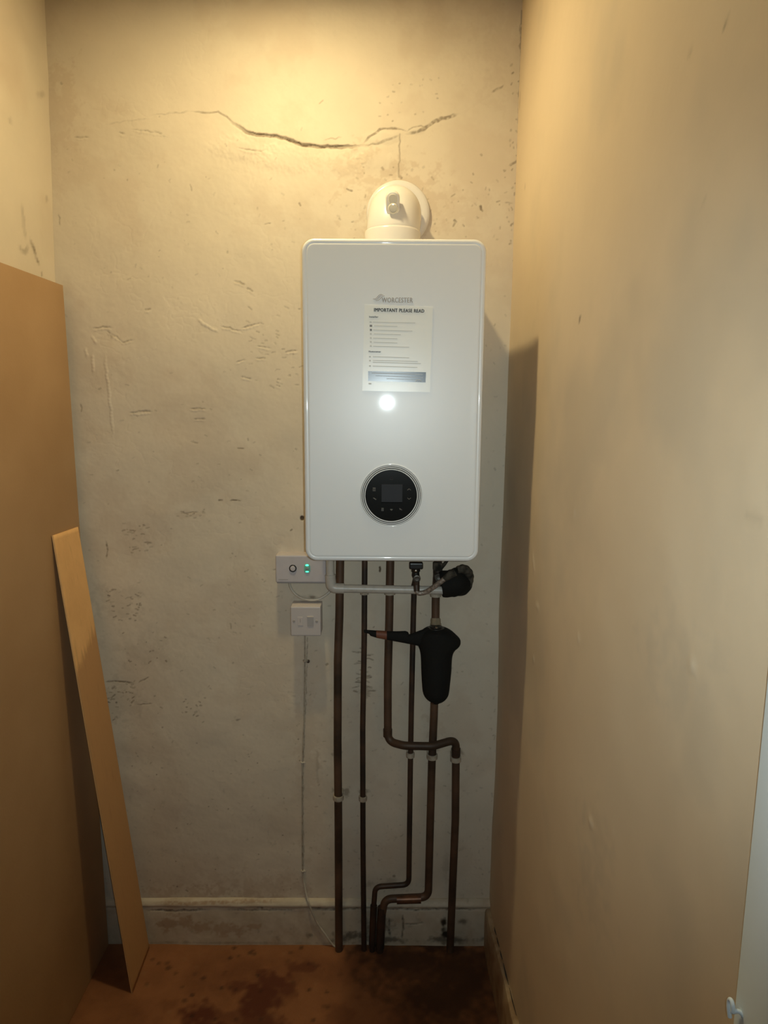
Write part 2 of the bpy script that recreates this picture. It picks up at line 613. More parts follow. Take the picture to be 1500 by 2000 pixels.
def wall_back():
    S = Sheet(-0.98, 0.40, -0.03, ZTOP + 0.02, 0.0018, uv_back)
    S.hs, S.ds, S.cs, S.ws = 0.22, 0.85, 0.22, 0.55
    shp = S.h.shape
    # hand-trowelled plaster: broad swells and small lumps
    und = fbm(shp, 140, 3) * 0.0065
    lump = fbm(shp, 30, 4, 0.55)
    S.h += und + lump * 0.0009
    ridge = np.abs(fbm(shp, 48, 4, 0.6))
    mask = np.clip(fbm(shp, 180, 2) * 3 + 0.25, 0, 1)
    S.h -= np.clip(0.035 - ridge, 0, 0.035) * 0.009 * mask
    # ---- the long sagging crack
    main = [(372, 216), (400, 219), (425, 218), (442, 228), (460, 244), (480, 256), (500, 263), (540, 266), (565, 274), (590, 283), (620, 286), (660, 287), (700, 286), (712, 283)]
    S.stroke(main[:5], 3, 0.5, 'd', h=-0.001, rag=0.3)
    S.stroke(main[3:], 8.0, 0.72, 'd', h=-0.006, rag=0.16, soft=0.6)
    S.stroke([(a, b - 1.2) for a, b in main[4:]], 3.2, 1.0, 'd', h=-0.003, rag=0.2, soft=0.5)
    S.stroke([(300, 224), (330, 221), (372, 216)], 2, 0.25, 'd', rag=0.8)
    S.stroke([(205, 243), (250, 237), (300, 231)], 2, 0.15, 'd')
    upper = [(708, 281), (722, 268), (742, 254), (765, 250), (785, 253), (796, 257)]
    S.stroke(upper, 4.0, 0.62, 'd', h=-0.002)
    lower = [(704, 286), (735, 281), (765, 272), (785, 262)]
    S.stroke(lower, 4.0, 0.40, 'd', h=-0.001)
    tail = [(792, 262), (815, 258), (832, 250), (848, 238), (870, 230), (898, 221)]
    S.stroke(tail, 6.5, 0.62, 'd', h=-0.002, rag=0.7)
    S.stroke([(794, 258), (806, 249), (822, 247), (834, 252)], 2, 0.42, 'd', h=-0.001)
    S.stroke([(898, 221), (925, 207), (955, 186), (972, 172), (985, 164)], 5, 0.30, 's', rag=0.8)
    S.stroke([(960, 180), (985, 164)], 2.5, 0.42, 'd', rag=0.9)
    # the flap of plaster between its two arms stands proud
    S.blob((748, 268), 40, 14, 0.25, 'c', h=0.0022, rough=0.2)
    S.blob((815, 254), 20, 8, 0.2, 'c', h=0.0015, rough=0.2)
    # wall under the crack bulges a little
    for x, y in ((470, 290), (560, 310), (660, 318), (740, 310)):
        S.blob((x, y), 70, 30, 0.0, 'c', h=0.0025, rough=0.3, soft=0.9)
    S.stroke([(781, 262), (780, 300), (779, 345)], 1.0, 0.5, 'd', rag=0.3, taper=False)
    S.stroke([(632, 274), (648, 270), (668, 268)], 1.8, 0.35, 'd')
    S.stroke([(590, 300), (640, 304), (690, 302), (712, 294)], 3, 0.20, 's')
    for p in ([(462, 288), (480, 292), (500, 295), (520, 292)], [(255, 252), (275, 255), (295, 258), (315, 261), (327, 268)], [(145, 268), (175, 269)], [(232, 258), (245, 262)]):
        S.stroke(p, 2.4, 0.38, 'd', h=-0.0018, rag=0.8)
        S.stroke([(a, b + 4) for a, b in p], 4, 0.3, 'c', h=0.0015)  # raised lower lip, its highlight painted as a pale stroke
    # faint red pencil line
    S.stroke([(426, 240), (428, 280), (432, 325), (441, 365), (452, 410), (458, 460)], 1.4, 0.28, 's', rag=0.9)
    # vertical trowel ridges left
    for p in ([(205, 690), (210, 740), (217, 800), (222, 858)], [(178, 655), (190, 672)], [(168, 678), (170, 700)], [(385, 622), (410, 640), (428, 650)], [(180, 690), (182, 730)]):
        S.stroke(p, 5, 0.45, 'c', h=0.003, rag=0.3)
    for p in ([(208, 645), (222, 660)], [(430, 636), (455, 643), (475, 650)], [(470, 640), (490, 636), (510, 630)], [(180, 640), (220, 640)], [(455, 548), (480, 555)], [(480, 562), (495, 570)],
              [(370, 797), (405, 799)], [(250, 805), (298, 804)], [(378, 818), (402, 818)], [(460, 708), (480, 702)], [(470, 735), (492, 740)], [(540, 740), (548, 742)], [(538, 752), (548, 755)],
              [(500, 675), (530, 680)], [(555, 688), (582, 684)], [(498, 698), (520, 700)], [(282, 605), (296, 603)], [(215, 650), (240, 668), (262, 664)]):
        S.stroke(p, 3.2, 0.40, 'd', h=-0.002, rag=0.7)
        S.stroke([(a, b + 4) for a, b in p], 4, 0.35, 'c', h=0.0018)  # pale highlight painted along the lower lip of each scrape
    # named scrapes and chips
    for p, w, s in (
        ([(425, 977), (436, 977)], 3, 0.7), ([(448, 978), (472, 978)], 2.2, 0.75), ([(352, 1003), (388, 1000)], 2.2, 0.4), ([(205, 1055), (209, 1075), (207, 1092)], 3, 0.6),
        ([(227, 920), (233, 918)], 3, 0.6), ([(156, 788), (158, 806)], 2.5, 0.5), ([(280, 1060), (297, 1061)], 2, 0.5), ([(372, 862), (388, 866)], 3, 0.4), ([(462, 875), (478, 876)], 2.5, 0.5),
        ([(483, 855), (485, 862)], 3, 0.35), ([(575, 876), (580, 879)], 3, 0.45), ([(566, 1037), (572, 1033)], 4, 0.6), ([(118, 160), (122, 166)], 4, 0.35),
        ([(113, 418), (118, 442)], 3, 0.4), ([(310, 227), (312, 229)], 3, 0.4), ([(222, 330), (224, 334)], 3, 0.3), ([(370, 358), (374, 374)], 3, 0.3), ([(583, 395), (588, 403)], 4, 0.5),
        ([(675, 368), (682, 373), (690, 374)], 3, 0.6), ([(515, 438), (530, 435)], 2.5, 0.4), ([(550, 432), (556, 431)], 2, 0.4), ([(622, 203), (632, 194)], 2.4, 0.45), ([(766, 235), (768, 238)], 3, 0.45),
        ([(1001, 140), (1003, 143)], 5, 0.7), ([(1012, 157), (1014, 159)], 4, 0.6), ([(938, 400), (940, 412)], 5, 0.7), ([(937, 405), (944, 414)], 4, 0.6), ([(886, 428), (892, 436)], 4, 0.6), ([(884, 444), (890, 430)], 3, 0.5),
        ([(938, 300), (942, 305)], 5, 0.4), ([(994, 324), (1006, 318), (1012, 312)], 4, 0.5), ([(880, 385), (890, 378)], 3, 0.4), ([(745, 326), (750, 334)], 4, 0.55), ([(778, 342), (786, 350)], 5, 0.55),
        ([(842, 344), (848, 352)], 4, 0.4), ([(968, 395), (978, 392)], 2, 0.4), ([(985, 396), (1002, 398)], 2, 0.4), ([(452, 1080), (455, 1083)], 3, 0.5),
        ([(204, 1333), (222, 1332), (245, 1333), (262, 1336)], 4, 0.75), ([(268, 1335), (280, 1328), (291, 1322)], 2.4, 0.55), ([(262, 1378), (280, 1375), (298, 1374)], 2.4, 0.55), ([(210, 1353), (220, 1354)], 2.5, 0.6),
        ([(215, 1366), (226, 1356)], 3, 0.6), ([(322, 1290), (326, 1294)], 5, 0.65), ([(380, 1392), (386, 1388)], 4, 0.55), ([(400, 1362), (402, 1364)], 3, 0.5), ([(460, 1406), (471, 1404)], 3, 0.65),
        ([(316, 1420), (318, 1422)], 4, 0.5), ([(474, 1434), (476, 1436)], 3, 0.5), ([(345, 1730), (347, 1733)], 5, 0.6), ([(362, 1738), (368, 1742)], 3, 0.5), ([(635, 1300), (642, 1296)], 5, 0.45),
        ([(742, 1105), (742, 1118)], 4, 1.6), ([(729, 1224), (731, 1226)], 4, 0.6), ([(450, 1218), (452, 1230)], 2.5, 0.35), ([(555, 1110), (530, 1112)], 2, 0.3),
    ):
        S.stroke(p, w, s, 'd', h=-0.0015, rag=0.5)
    # drill hole beside the boiler
    S.stroke([(590, 1011), (590, 1013)], 11, 1.7, 'd', h=-0.012, rag=0.0, taper=False, soft=0.3)
    # peppered flecks in clusters
    S.flecks((200, 1150, 275, 1215), 34, (3, 12), (1.5, 3), (0.35, 0.7), (-25, 25))
    S.flecks((205, 1335, 260, 1410), 34, (3, 11), (1.5, 3.4), (0.35, 0.75), (-50, 30))
    S.flecks((240, 1235, 330, 1300), 16, (2, 7), (1.8, 3), (0.3, 0.65), (-40, 40))
    S.flecks((240, 1020, 305, 1085), 26, (3, 12), (1.4, 2.4), (0.25, 0.55), (-30, 10))
    S.flecks((340, 995, 400, 1012), 12, (3, 9), (1.4, 2.4), (0.25, 0.5), (-20, 10))
    S.flecks((355, 1365, 400, 1400), 14, (2, 7), (1.5, 2.6), (0.3, 0.6), (-50, 50))
    S.flecks((660, 320, 860, 470), 34, (2, 9), (1.6, 3.2), (0.2, 0.45), (0, 180))
    S.flecks((740, 150, 860, 235), 22, (2, 7), (1.4, 2.6), (0.15, 0.4), (-40, 60))
    S.flecks((840, 330, 1000, 470), 30, (2, 9), (1.4, 2.8), (0.15, 0.5), (0, 180))
    S.flecks((440, 1110, 600, 1240), 22, (2, 8), (1.4, 2.6), (0.15, 0.4), (0, 180))
    S.flecks((480, 600, 590, 760), 34, (4, 16), (1.6, 3), (0.15, 0.4), (-30, 40), h=-0.0012)
    S.flecks((120, 250, 590, 620), 60, (2, 10), (1.4, 2.8), (0.12, 0.35), (0, 180))
    S.flecks((150, 700, 590, 1250), 80, (2, 10), (1.4, 2.8), (0.12, 0.35), (-40, 40))
    S.flecks((230, 1250, 600, 1750), 90, (2, 8), (1.4, 2.6), (0.12, 0.4), (-60, 60))
    S.flecks((560, 1170, 960, 1750), 130, (2, 9), (1.4, 2.8), (0.12, 0.4), (-60, 60))
    S.flecks((940, 560, 995, 1700), 40, (2, 9), (1.4, 2.8), (0.12, 0.35), (0, 180))
    S.flecks((693, 1265, 726, 1362), 34, (8, 22), (1.6, 3), (0.35, 0.7), (-15, 25))
    S.flecks((180, 1440, 600, 1755), 30, (1, 3), (1.5, 2.5), (0.4, 0.7))
    # the corner with the right wall: cracked paint line with dark specks
    S.stroke([(1019, 20), (1016, 150), (1013, 260), (1010, 400), (1007, 520), (1003, 640), (996, 800)], 3, 0.40, 'd', rag=1.2, taper=False)
    S.flecks((995, 120, 1015, 520), 34, (3, 9), (1.6, 3.4), (0.25, 0.6), (40, 140))
    S.flecks((960, 1320, 978, 1760), 20, (4, 14), (1.5, 3), (0.2, 0.45), (70, 110))
    S.stroke([(101, 250), (103, 400), (108, 520)], 2, 0.25, 's', taper=False, rag=1.0)
    # discoloured patches
    S.blob((275, 1050), 60, 34, 0.22, 's')
    S.blob((370, 1004), 40, 10, 0.2, 's')
    S.blob((778, 390), 110, 75, 0.30, 's', rough=1.1)
    S.blob((870, 400), 110, 60, 0.15, 's', rough=1.2)
    S.blob((225, 1180), 60, 40, 0.10, 'd', rough=1.2)
    S.blob((230, 1370), 55, 50, 0.13, 'd', rough=1.2)
    S.blob((285, 1270), 80, 40, 0.08, 'd', rough=1.2)
    S.blob((420, 1770), 240, 60, 0.45, 's', rough=0.9)
    S.blob((520, 1730), 110, 30, 0.30, 's', rough=0.9)
    S.blob((345, 1710), 130, 40, 0.20, 's', rough=1.2)
    S.blob((850, 1420), 30, 30, 0.30, 's', rough=1.2)
    S.blob((690, 330), 40, 40, 0.25, 's', rough=1.2)
    S.blob((120, 230), 40, 90, 0.25, 's', rough=1.2)
    S.blob((980, 90), 60, 120, 0.10, 's', rough=1.2)
    S.blob((600, 1500), 30, 250, 0.22, 's', rough=1.0)
    # grime behind and around the pipes, wider towards the floor
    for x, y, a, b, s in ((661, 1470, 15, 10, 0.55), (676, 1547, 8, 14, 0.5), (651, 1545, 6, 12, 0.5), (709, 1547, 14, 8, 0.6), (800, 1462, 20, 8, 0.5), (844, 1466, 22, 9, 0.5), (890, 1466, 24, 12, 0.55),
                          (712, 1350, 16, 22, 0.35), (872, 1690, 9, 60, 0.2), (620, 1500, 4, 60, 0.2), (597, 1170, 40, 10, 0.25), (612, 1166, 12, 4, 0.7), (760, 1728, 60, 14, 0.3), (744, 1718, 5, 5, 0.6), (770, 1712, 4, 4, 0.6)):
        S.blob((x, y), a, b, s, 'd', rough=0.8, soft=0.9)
    # dark track beside the surface cable
    S.stroke([(600, 1246), (598, 1330), (595, 1420), (592, 1500), (592, 1600), (593, 1690)], 2.5, 0.42, 'd', rag=0.9, taper=False)
    for z in (0.02,):
        pass
    big = np.clip(fbm(shp, 84, 5, 0.62) * 1.4, 0, 0.5)
    V = S.v[:, None]
    S.ch['s'] = np.maximum(S.ch['s'], big * 0.34)
    S.ch['d'] = np.maximum(S.ch['d'], np.clip(fbm(shp, 7, 3, 0.6) - 0.42, 0, 0.3) * 0.7 * np.clip(1.3 - V, 0.15, 1))
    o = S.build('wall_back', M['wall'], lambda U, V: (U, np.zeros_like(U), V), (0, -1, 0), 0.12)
    return struct(o)


def wall_right():
    S = Sheet(-1.45, 0.03, -0.03, ZTOP + 0.02, 0.006, uv_right)
    shp = S.h.shape
    S.h += fbm(shp, 60, 3) * 0.005 + fbm(shp, 14, 3) * 0.0006
    px = 0.0009
    S.cs, S.ds, S.ws = 0.35, 0.8, 0.6
    for p, w, s in (([(1132, 620), (1134, 626)], 7, 0.8), ([(1421, 42), (1423, 50)], 8, 0.7), ([(1374, 400), (1376, 403)], 6, 0.35), ([(1348, 110), (1356, 98)], 5, 0.25),
                    ([(1455, 1000), (1478, 1010), (1495, 1018)], 3, 0.22), ([(1025, 364), (1026, 365)], 4, 0.5), ([(1015, 175), (1014, 215)], 4, 0.35)):
        S.stroke(p, w, s, 'd', unit=px)
    S.stroke([(1150, 812), (1200, 820), (1245, 822)], 22, 0.30, 's', unit=px, rag=0.3, soft=1.6)
    S.stroke([(1250, 832), (1330, 838), (1440, 848)], 16, 0.24, 's', unit=px, rag=0.3, soft=1.6)
    S.stroke([(1265, 775), (1300, 788)], 8, 0.35, 's', unit=px)
    for p in ([(1042, 1080), (1046, 1118)], [(1122, 995), (1123, 1010)], [(1130, 1240), (1135, 1250)], [(1047, 1180), (1055, 1192)], [(1350, 1295), (1360, 1308)], [(1195, 1620), (1198, 1632)], [(1355, 1725), (1356, 1729)],
              [(1040, 1285), (1044, 1290)], [(1150, 1602), (1158, 1610)], [(1005, 200), (1003, 300)]):
        S.stroke(p, 3, 0.5, 'c', h=0.0005, unit=px)
    S.stroke([(1275, 1790), (1300, 1830), (1345, 1880), (1352, 1930)], 30, 0.25, 's', unit=px)
    S.blob((1320, 1320), 140, 100, 0.25, 's', unit=px, soft=1.0)
    S.blob((1160, 1720), 120, 160, 0.25, 's', unit=px, soft=1.0)
    S.ch['s'] = np.maximum(S.ch['s'], np.clip(fbm(shp, 40, 4, 0.6) * 0.6, 0, 0.35))
    o = S.build('wall_right', M['side'], lambda U, V: (XR0 + XRK * V, U, V), (-1, 0, 0), 0.12)
    return struct(o)


def wall_left():
    S = Sheet(-1.45, 0.03, -0.03, ZTOP + 0.02, 0.006, uv_left)
    shp = S.h.shape
    S.ws, S.ds = 0.4, 0.75
    S.h += fbm(shp, 50, 3) * 0.005 + fbm(shp, 12, 3) * 0.001
    for p, w, s in (([(58, 466), (66, 485), (72, 505), (78, 518)], 5, 0.7), ([(40, 395), (45, 430), (50, 470)], 2.5, 0.25), ([(36, 480), (48, 492), (56, 478)], 2.5, 0.4), ([(80, 533), (83, 537)], 5, 0.6),
                    ([(88, 388), (94, 390)], 4, 0.5), ([(70, 185), (88, 184)], 3, 0.3), ([(16, 235), (24, 236)], 3, 0.25)):
        S.stroke(p, w, s, 'd', unit=0.0022)
    S.ch['s'] = np.maximum(S.ch['s'], np.clip(fbm(shp, 40, 4, 0.6) * 0.5, 0, 0.3))
    o = S.build('wall_left', M['wall'], lambda U, V: (XL0 + XLK * V, U, V), (1, 0, 0), 0.12)
    return struct(o)


def floor():
    S = Sheet(-1.0, 0.42, -2.45, 0.03, 0.006, lambda px, py: tuple(PZ(px, py, 0.0)[:2]))
    shp = S.h.shape
    S.h += fbm(shp, 40, 4) * 0.003 - 0.001
    u = 0.0014
    # dried reddish spill
    for c, a, b, s in (((505, 1950), 58, 50, 0.95), ((535, 1915), 62, 24, 0.9), ((595, 1888), 52, 15, 0.75), ((560, 1930), 26, 24, 0.8), ((465, 1925), 34, 22, 0.75), ((500, 1995), 62, 30, 0.8),
                       ((392, 1980), 56, 24, 0.95), ((400, 2010), 70, 20, 0.9), ((445, 1985), 40, 16, 0.5), ((500, 1880), 90, 14, 0.25), ((420, 1930), 36, 12, 0.35), ((665, 1985), 40, 30, 0.35), ((330, 1960), 26, 14, 0.3)):
        S.blob(c, a, b * 1.5, s, 's', unit=u, rough=0.55, soft=0.7)
    # damp dark area round the pipe feet, with the boiler's floor shadow painted in
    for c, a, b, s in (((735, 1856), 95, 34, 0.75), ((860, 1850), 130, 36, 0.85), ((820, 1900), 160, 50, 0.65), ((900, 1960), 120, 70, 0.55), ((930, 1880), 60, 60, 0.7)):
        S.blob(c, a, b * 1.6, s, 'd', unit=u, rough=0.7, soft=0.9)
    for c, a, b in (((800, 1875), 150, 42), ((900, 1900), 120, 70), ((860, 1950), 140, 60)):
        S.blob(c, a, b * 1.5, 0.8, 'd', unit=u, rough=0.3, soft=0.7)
    S.flecks((280, 1850, 640, 1995), 40, (2, 6), (2, 5), (0.3, 0.7), ch='d')
    S.flecks((280, 1850, 640, 1995), 20, (2, 6), (2, 4), (0.2, 0.5), ch='c')
    S.ch['s'] = np.maximum(S.ch['s'], np.clip(fbm(shp, 30, 4, 0.6) * 0.8, 0, 0.35))
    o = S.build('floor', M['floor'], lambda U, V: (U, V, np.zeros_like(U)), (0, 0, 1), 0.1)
    return struct(o)


def baseboards():
    # back skirting: v runs along its profile, from the wall over the sloping top to the floor
    prof = [(0.006, 0.1475), (-0.003, 0.1465), (-0.011, 0.1415), (-0.0158, 0.134), (-0.0163, 0.129), (-0.0125, 0.124), (-0.0125, 0.119), (-0.0135, 0.116), (-0.0140, 0.06), (-0.0145, 0.0), (-0.0145, -0.01)]
    cum = [0.0]
    for a, b in zip(prof, prof[1:]):
        cum.append(cum[-1] + math.hypot(a[0] - b[0], a[1] - b[1]))
    cum = np.array(cum)
    py_, pz_ = np.array([p[0] for p in prof]), np.array([p[1] for p in prof])

    def to_uv(px, py):
        p = PY(px, py, -0.0145)
        return p[0], float(np.interp(-p[2], -pz_, cum))
    S = Sheet(-0.95, 0.335, 0.0, float(cum[-1]), 0.0025, to_uv)
    shp = S.h.shape
    S.h += fbm(shp, 30, 4) * 0.0022
    for p, w, s in (([(285, 1778), (330, 1779), (410, 1777)], 2.4, 0.5), ([(600, 1776), (650, 1777), (720, 1776)], 2.4, 0.5), ([(720, 1776), (800, 1777), (940, 1776)], 2.4, 0.55), ([(440, 1777), (520, 1778), (590, 1776)], 2, 0.35),
                    ([(760, 1792), (761, 1830)], 3, 0.6), ([(787, 1785), (786, 1835)], 2.6, 0.55), ([(787, 1806), (830, 1803)], 2, 0.4), ([(930, 1760), (945, 1757)], 3, 0.7), ([(500, 1773), (515, 1774)], 3, 0.5)):
        S.stroke(p, w, s, 'd', h=-0.001)
    for c, a, b, s in (((866, 1808), 10, 28, 1.0), ((872, 1825), 14, 16, 1.0), ((905, 1800), 13, 9, 0.6), ((735, 1812), 40, 40, 0.6), ((700, 1830), 60, 16, 0.75), ((665, 1833), 26, 14, 0.7), ((605, 1828), 14, 10, 0.5), ((890, 1836), 80, 12, 0.7), ((760, 1836), 70, 10, 0.7), ((450, 1842), 260, 5, 0.3)):
        S.blob(c, a, b, s, 'd', rough=0.7, soft=0.9)
    S.stroke([(285, 1764), (360, 1765), (470, 1763), (560, 1762)], 4, 0.45, 's', rag=1.0)
    S.stroke([(560, 1768), (640, 1768), (720, 1769), (850, 1768), (940, 1766)], 6, 0.6, 'c', rag=0.8)
    S.stroke([(300, 1772), (420, 1771), (560, 1769)], 5, 0.6, 'c', rag=0.8)
    S.blob((340, 1800), 60, 18, 0.5, 's')
    S.blob((430, 1815), 120, 18, 0.45, 's')
    S.ch['s'] = np.maximum(S.ch['s'], np.clip(fbm(shp, 16, 4, 0.6), 0, 0.6) * 0.45)
    S.ch['d'] = np.maximum(S.ch['d'], np.clip(fbm(shp, 8, 3, 0.6) - 0.36, 0, 0.5) * 0.6)
    o = S.build('baseboard_back', M['skirt'], lambda U, V: (U, np.interp(V, cum, py_), np.interp(V, cum, pz_)), (0, -1, 0.15))
    struct(o)
    # right skirting: taller towards the room, rounded top, coming loose from the wall
    mb = MB()
    rings = []
    n = 60
    for i in range(n + 1):
        y = -0.002 - i / n * 1.30
        t = min(1.0, i / n / 0.36)
        ht = 0.122 + 0.052 * t + 0.0015 * math.sin(i * 0.9)
        xb = XR0 - 0.0145 - 0.0015 * math.sin(i * 0.37)
        xw = XR0 + 0.012
        rings.append([(xw, y, -0.004), (xb, y, -0.004), (xb - 0.001, y, ht * 0.6), (xb, y, ht - 0.012), (xb + 0.003, y, ht - 0.003), (xb + 0.008, y, ht), (XR0 - 0.001, y, ht - 0.001), (xw, y, ht - 0.004)])
    mb.rings(rings)
    ob = mb.build('baseboard_right', mat('right_skirting_paint', (0.42, 0.32, 0.20), 0.5, noise=(22, (0.28, 0.185, 0.10), 0.38, 0.62)), smooth=40)
    struct(ob)
    # open joint along its top
    mb = MB()
    for (y0, y1) in ((-0.10, -0.135), (-0.145, -0.185), (-0.20, -0.235), (-0.25, -0.33), (-0.34, -0.43)):
        z0 = 0.122 + 0.052 * min(1, -y0 / 1.3 / 0.36)
        z1 = 0.122 + 0.052 * min(1, -y1 / 1.3 / 0.36)
        mb.tube([(XR0 - 0.001, y0, z0), (XR0 - 0.0015, (y0 + y1) / 2, (z0 + z1) / 2), (XR0 - 0.001, y1, z1)], [0.0006, 0.0014, 0.0006], 8)
    g = mb.build('gap', M['ring_dark'], ob)
    g['label'] = 'dark open joint along the skirting top'
    # far-left end of the room
    mb = MB()
    mb.box(-0.935, -0.86, -0.3, 0.0, -0.01, 0.0, 0)


wall_back()
wall_right()
wall_left()
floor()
baseboards()
mb = MB()
mb.box(-1.0, 0.46, -1.47, 0.12, ZTOP, ZTOP + 0.1)
struct(mb.build('ceiling', M['ceiling'], smooth=0))
# white door architrave on the right wall, close to the viewer
mb = MB()
y_edge = -1.341
rings = []
for z in (0.0, 0.6, 1.2, 1.8, 2.08):
    xw = XR0 + XRK * z
    rings.append([(xw + 0.01, y_edge, z), (xw - 0.006, y_edge, z), (xw - 0.0095, y_edge - 0.0015, z), (xw - 0.011, y_edge - 0.005, z), (xw - 0.0115, y_edge - 0.06, z), (xw - 0.012, y_edge - 0.11, z), (xw + 0.01, y_edge - 0.11, z)])
mb.rings(rings)
struct(mb.build('trim_1', M['trim'], smooth=30))
# painted hook screwed to the edge of the architrave
c = PX(1429, 1969, XR0 - 0.012)
hook = thing('painted_hook', 'small white painted hook low on the right, at the white door trim', 'hook', (c[0], c[1], c[2]))
mb = MB()
pts = [(0.014, -0.016, -0.004), (0.006, -0.010, 0.004)]
for k in range(15):
    a = math.radians(-20 + 205 * k / 14)
    pts.append((-0.002, -0.001 - 0.0062 * math.cos(a) * -1 * -1 + 0.0, 0.004 + 0.0095 * math.sin(a)))
pts += [(-0.002, 0.0040, -0.004), (-0.001, 0.0008, -0.016)]
mb.tube([(c[0] + p[0] * 0.62, c[1] + p[1] * 0.62, c[2] + p[2] * 0.62) for p in spline(pts, 5)], 0.0019, 16)
mb.build('hook_wire', M['trim'], hook)
mb = MB()
mb.lathe([(0.0055, 0), (0.0055, 0.003), (0.003, 0.004)], (c[0] + 0.012, c[1] - 0.0100, c[2] - 0.0025), (-1, 0, 0), 16)
mb.build('screw_plate', M['trim'], hook)

# ================================================================== BOILER
YF = -0.378
bl, br = PY(592, 780, YF)[0], PY(943.5, 780, YF)[0]
bt, bb = PY(770, 465, YF)[2], PY(765, 1097, YF)[2]
BX, BW, BZ, BH = (bl + br) / 2, br - bl, (bt + bb) / 2, bt - bb
boiler = thing('wall_boiler', 'white glossy wall-hung boiler with a round black dial', 'boiler', (BX, 0.0, bb))
mb = MB()
mb.rings([rrect3(BX, BZ, BW, BH, 0.022, i, y) for i, y in ((0.004, -0.004), (0.003, YF + 0.044), (0.006, YF + 0.040))])
mb.build('casing', M['casing'], boiler)
mb = MB()
prof = [(i, YF + 0.342 + y) for i, y in [(0.006, -0.300), (0.001, -0.302), (0.0, -0.306), (0.0, -0.330), (0.0004, -0.3355), (0.0015, -0.3388), (0.0036, -0.3408), (0.0065, -0.3416), (0.0098, -0.3414), (0.0106, -0.3410), (0.0114, -0.3414), (0.0126, -0.3419), (0.0140, -0.342), (0.0160, -0.342)]]
mb.rings([rrect3(BX, BZ, BW, BH, 0.027, i, y, 12) for i, y in prof])
mb.build('front_panel', M['gloss'], boiler, smooth=50)

# round control dial
dc = PY(764, 968, YF)
R = 50.5 / 866 * 1.0
R = abs(PY(814.5, 968, YF)[0] - dc[0])
dial = MB().lathe([(R, -0.001), (R, 0.0010), (R - 0.0006, 0.0016), (R - 0.0012, 0.0016)], (dc[0], YF, dc[2]), (0, -1, 0), 72).build('control_dial', M['black_glass'], boiler)
dial['label'] = 'round black glass control dial'


def ring(name, r0, r1, y0, y1, m, parent):
    mb = MB()
    seg = 72
    rs = []
    for (r, y) in ((r0, y0), (r0, y1), ((r0 + r1) / 2, y1 + (y1 - y0) * 0.15), (r1, y1), (r1, y0)):
        rs.append([(dc[0] + r * math.cos(a), y, dc[2] + r * math.sin(a)) for a in [2 * math.pi * k / seg for k in range(seg)]])
    mb.rings(rs, False, False)
    return mb.build(name, m, parent, smooth=50)


k = R / 445.0
for (a, b, m, h) in ((445, 460, M['casing'], 0.0016), (460, 477, M['ring_dark'], 0.0012), (477, 491, M['casing'], 0.0014), (491, 504, M['ring_dark'], 0.0010), (504, 517, M['casing'], 0.0012), (517, 529, M['ring_mid'], 0.0009), (529, 545, M['gloss'], 0.0012)):
    ring('dial_ring', a * k, b * k, YF + 0.0005, YF - h, m, dial)
YD = YF - 0.0017
a, b = PY(745, 946, YD), PY(786, 981, YD)
mb = MB()
mb.box(a[0], b[0], YD - 0.0007, YD + 0.0005, b[2], a[2], 0.0004)
mb.build('display', M['display'], dial)
mb = MB()
mb.box(a[0], b[0], YD - 0.0012, YD + 0.0005, b[2] - 0.0012, b[2], 0.0003)
mb.build('display_edge', M['black_glass'], dial)


def icon(strokes, m, w=0.0007):
    mb = MB()
    for s in strokes:
        pts = [PY(x, y, YD - 0.0004) for x, y in s]
        mb.tube([tuple(p) for p in pts], w, 6)
    return mb.build('touch_icon', m, dial)


icon([[(728, 953.5), (733.5, 953.5)], [(728, 956), (733.5, 956)], [(728, 958.5), (733.5, 958.5)]], M['icon'], 0.0009)
icon([[(729, 972.5), (731, 973.5), (734.5, 976)]], M['icon'], 0.0011)
icon([[(795.8, 957.4), (799, 954.8), (802.4, 957.4)]], M['icon'])
icon([[(795.8, 972.4), (799, 975.4), (802.4, 972.4)]], M['icon'])
icon([[(745, 993), (749.5, 993)], [(745, 995.3), (749.5, 995.3)], [(745, 997.3), (749.5, 997.3)]], M['icon'], 0.0009)
icon([[(762, 995), (767, 995)], [(763, 996.3), (766, 996.3)]], M['icon'], 0.0009)
icon([[(780, 993), (784.5, 995.5), (784.5, 997)], [(780, 993), (782, 996)]], M['icon'])
icon([[(761.5, 937), (764.5, 931), (767.5, 937), (761.5, 937)]], M['icon_dim'], 0.0006)

def hpx(n_):
    return n_ * 1.55 / F


# maker's emblem and lettering, raised on the panel
pl, pr = PY(746, 590.6, YF), PY(806, 591.0, YF)
hgt = PY(760, 581.0, YF)[2] - PY(760, 590.5, YF)[2]
lo = place_text('lettering', 'WORCESTER', pl, pr, hgt, M['logo'], boiler, y_off=-0.0005, fat=hpx(0.3))
mb = MB()
for (x, y) in ((0, 0), (3.4, 1.2), (6.4, 3.2)):
    q = [(728.5, 584.2), (733, 583.6), (737, 580.4), (741, 576.2), (745.5, 574.6)]
    pts = [PY(X + x * 0.85, Y + y, YF - 0.0003) for X, Y in q]
    mb.tube(spline([tuple(p) for p in pts], 4), 0.00085, 6, squash=0.5)
mb.build('emblem', M['logo'], boiler)

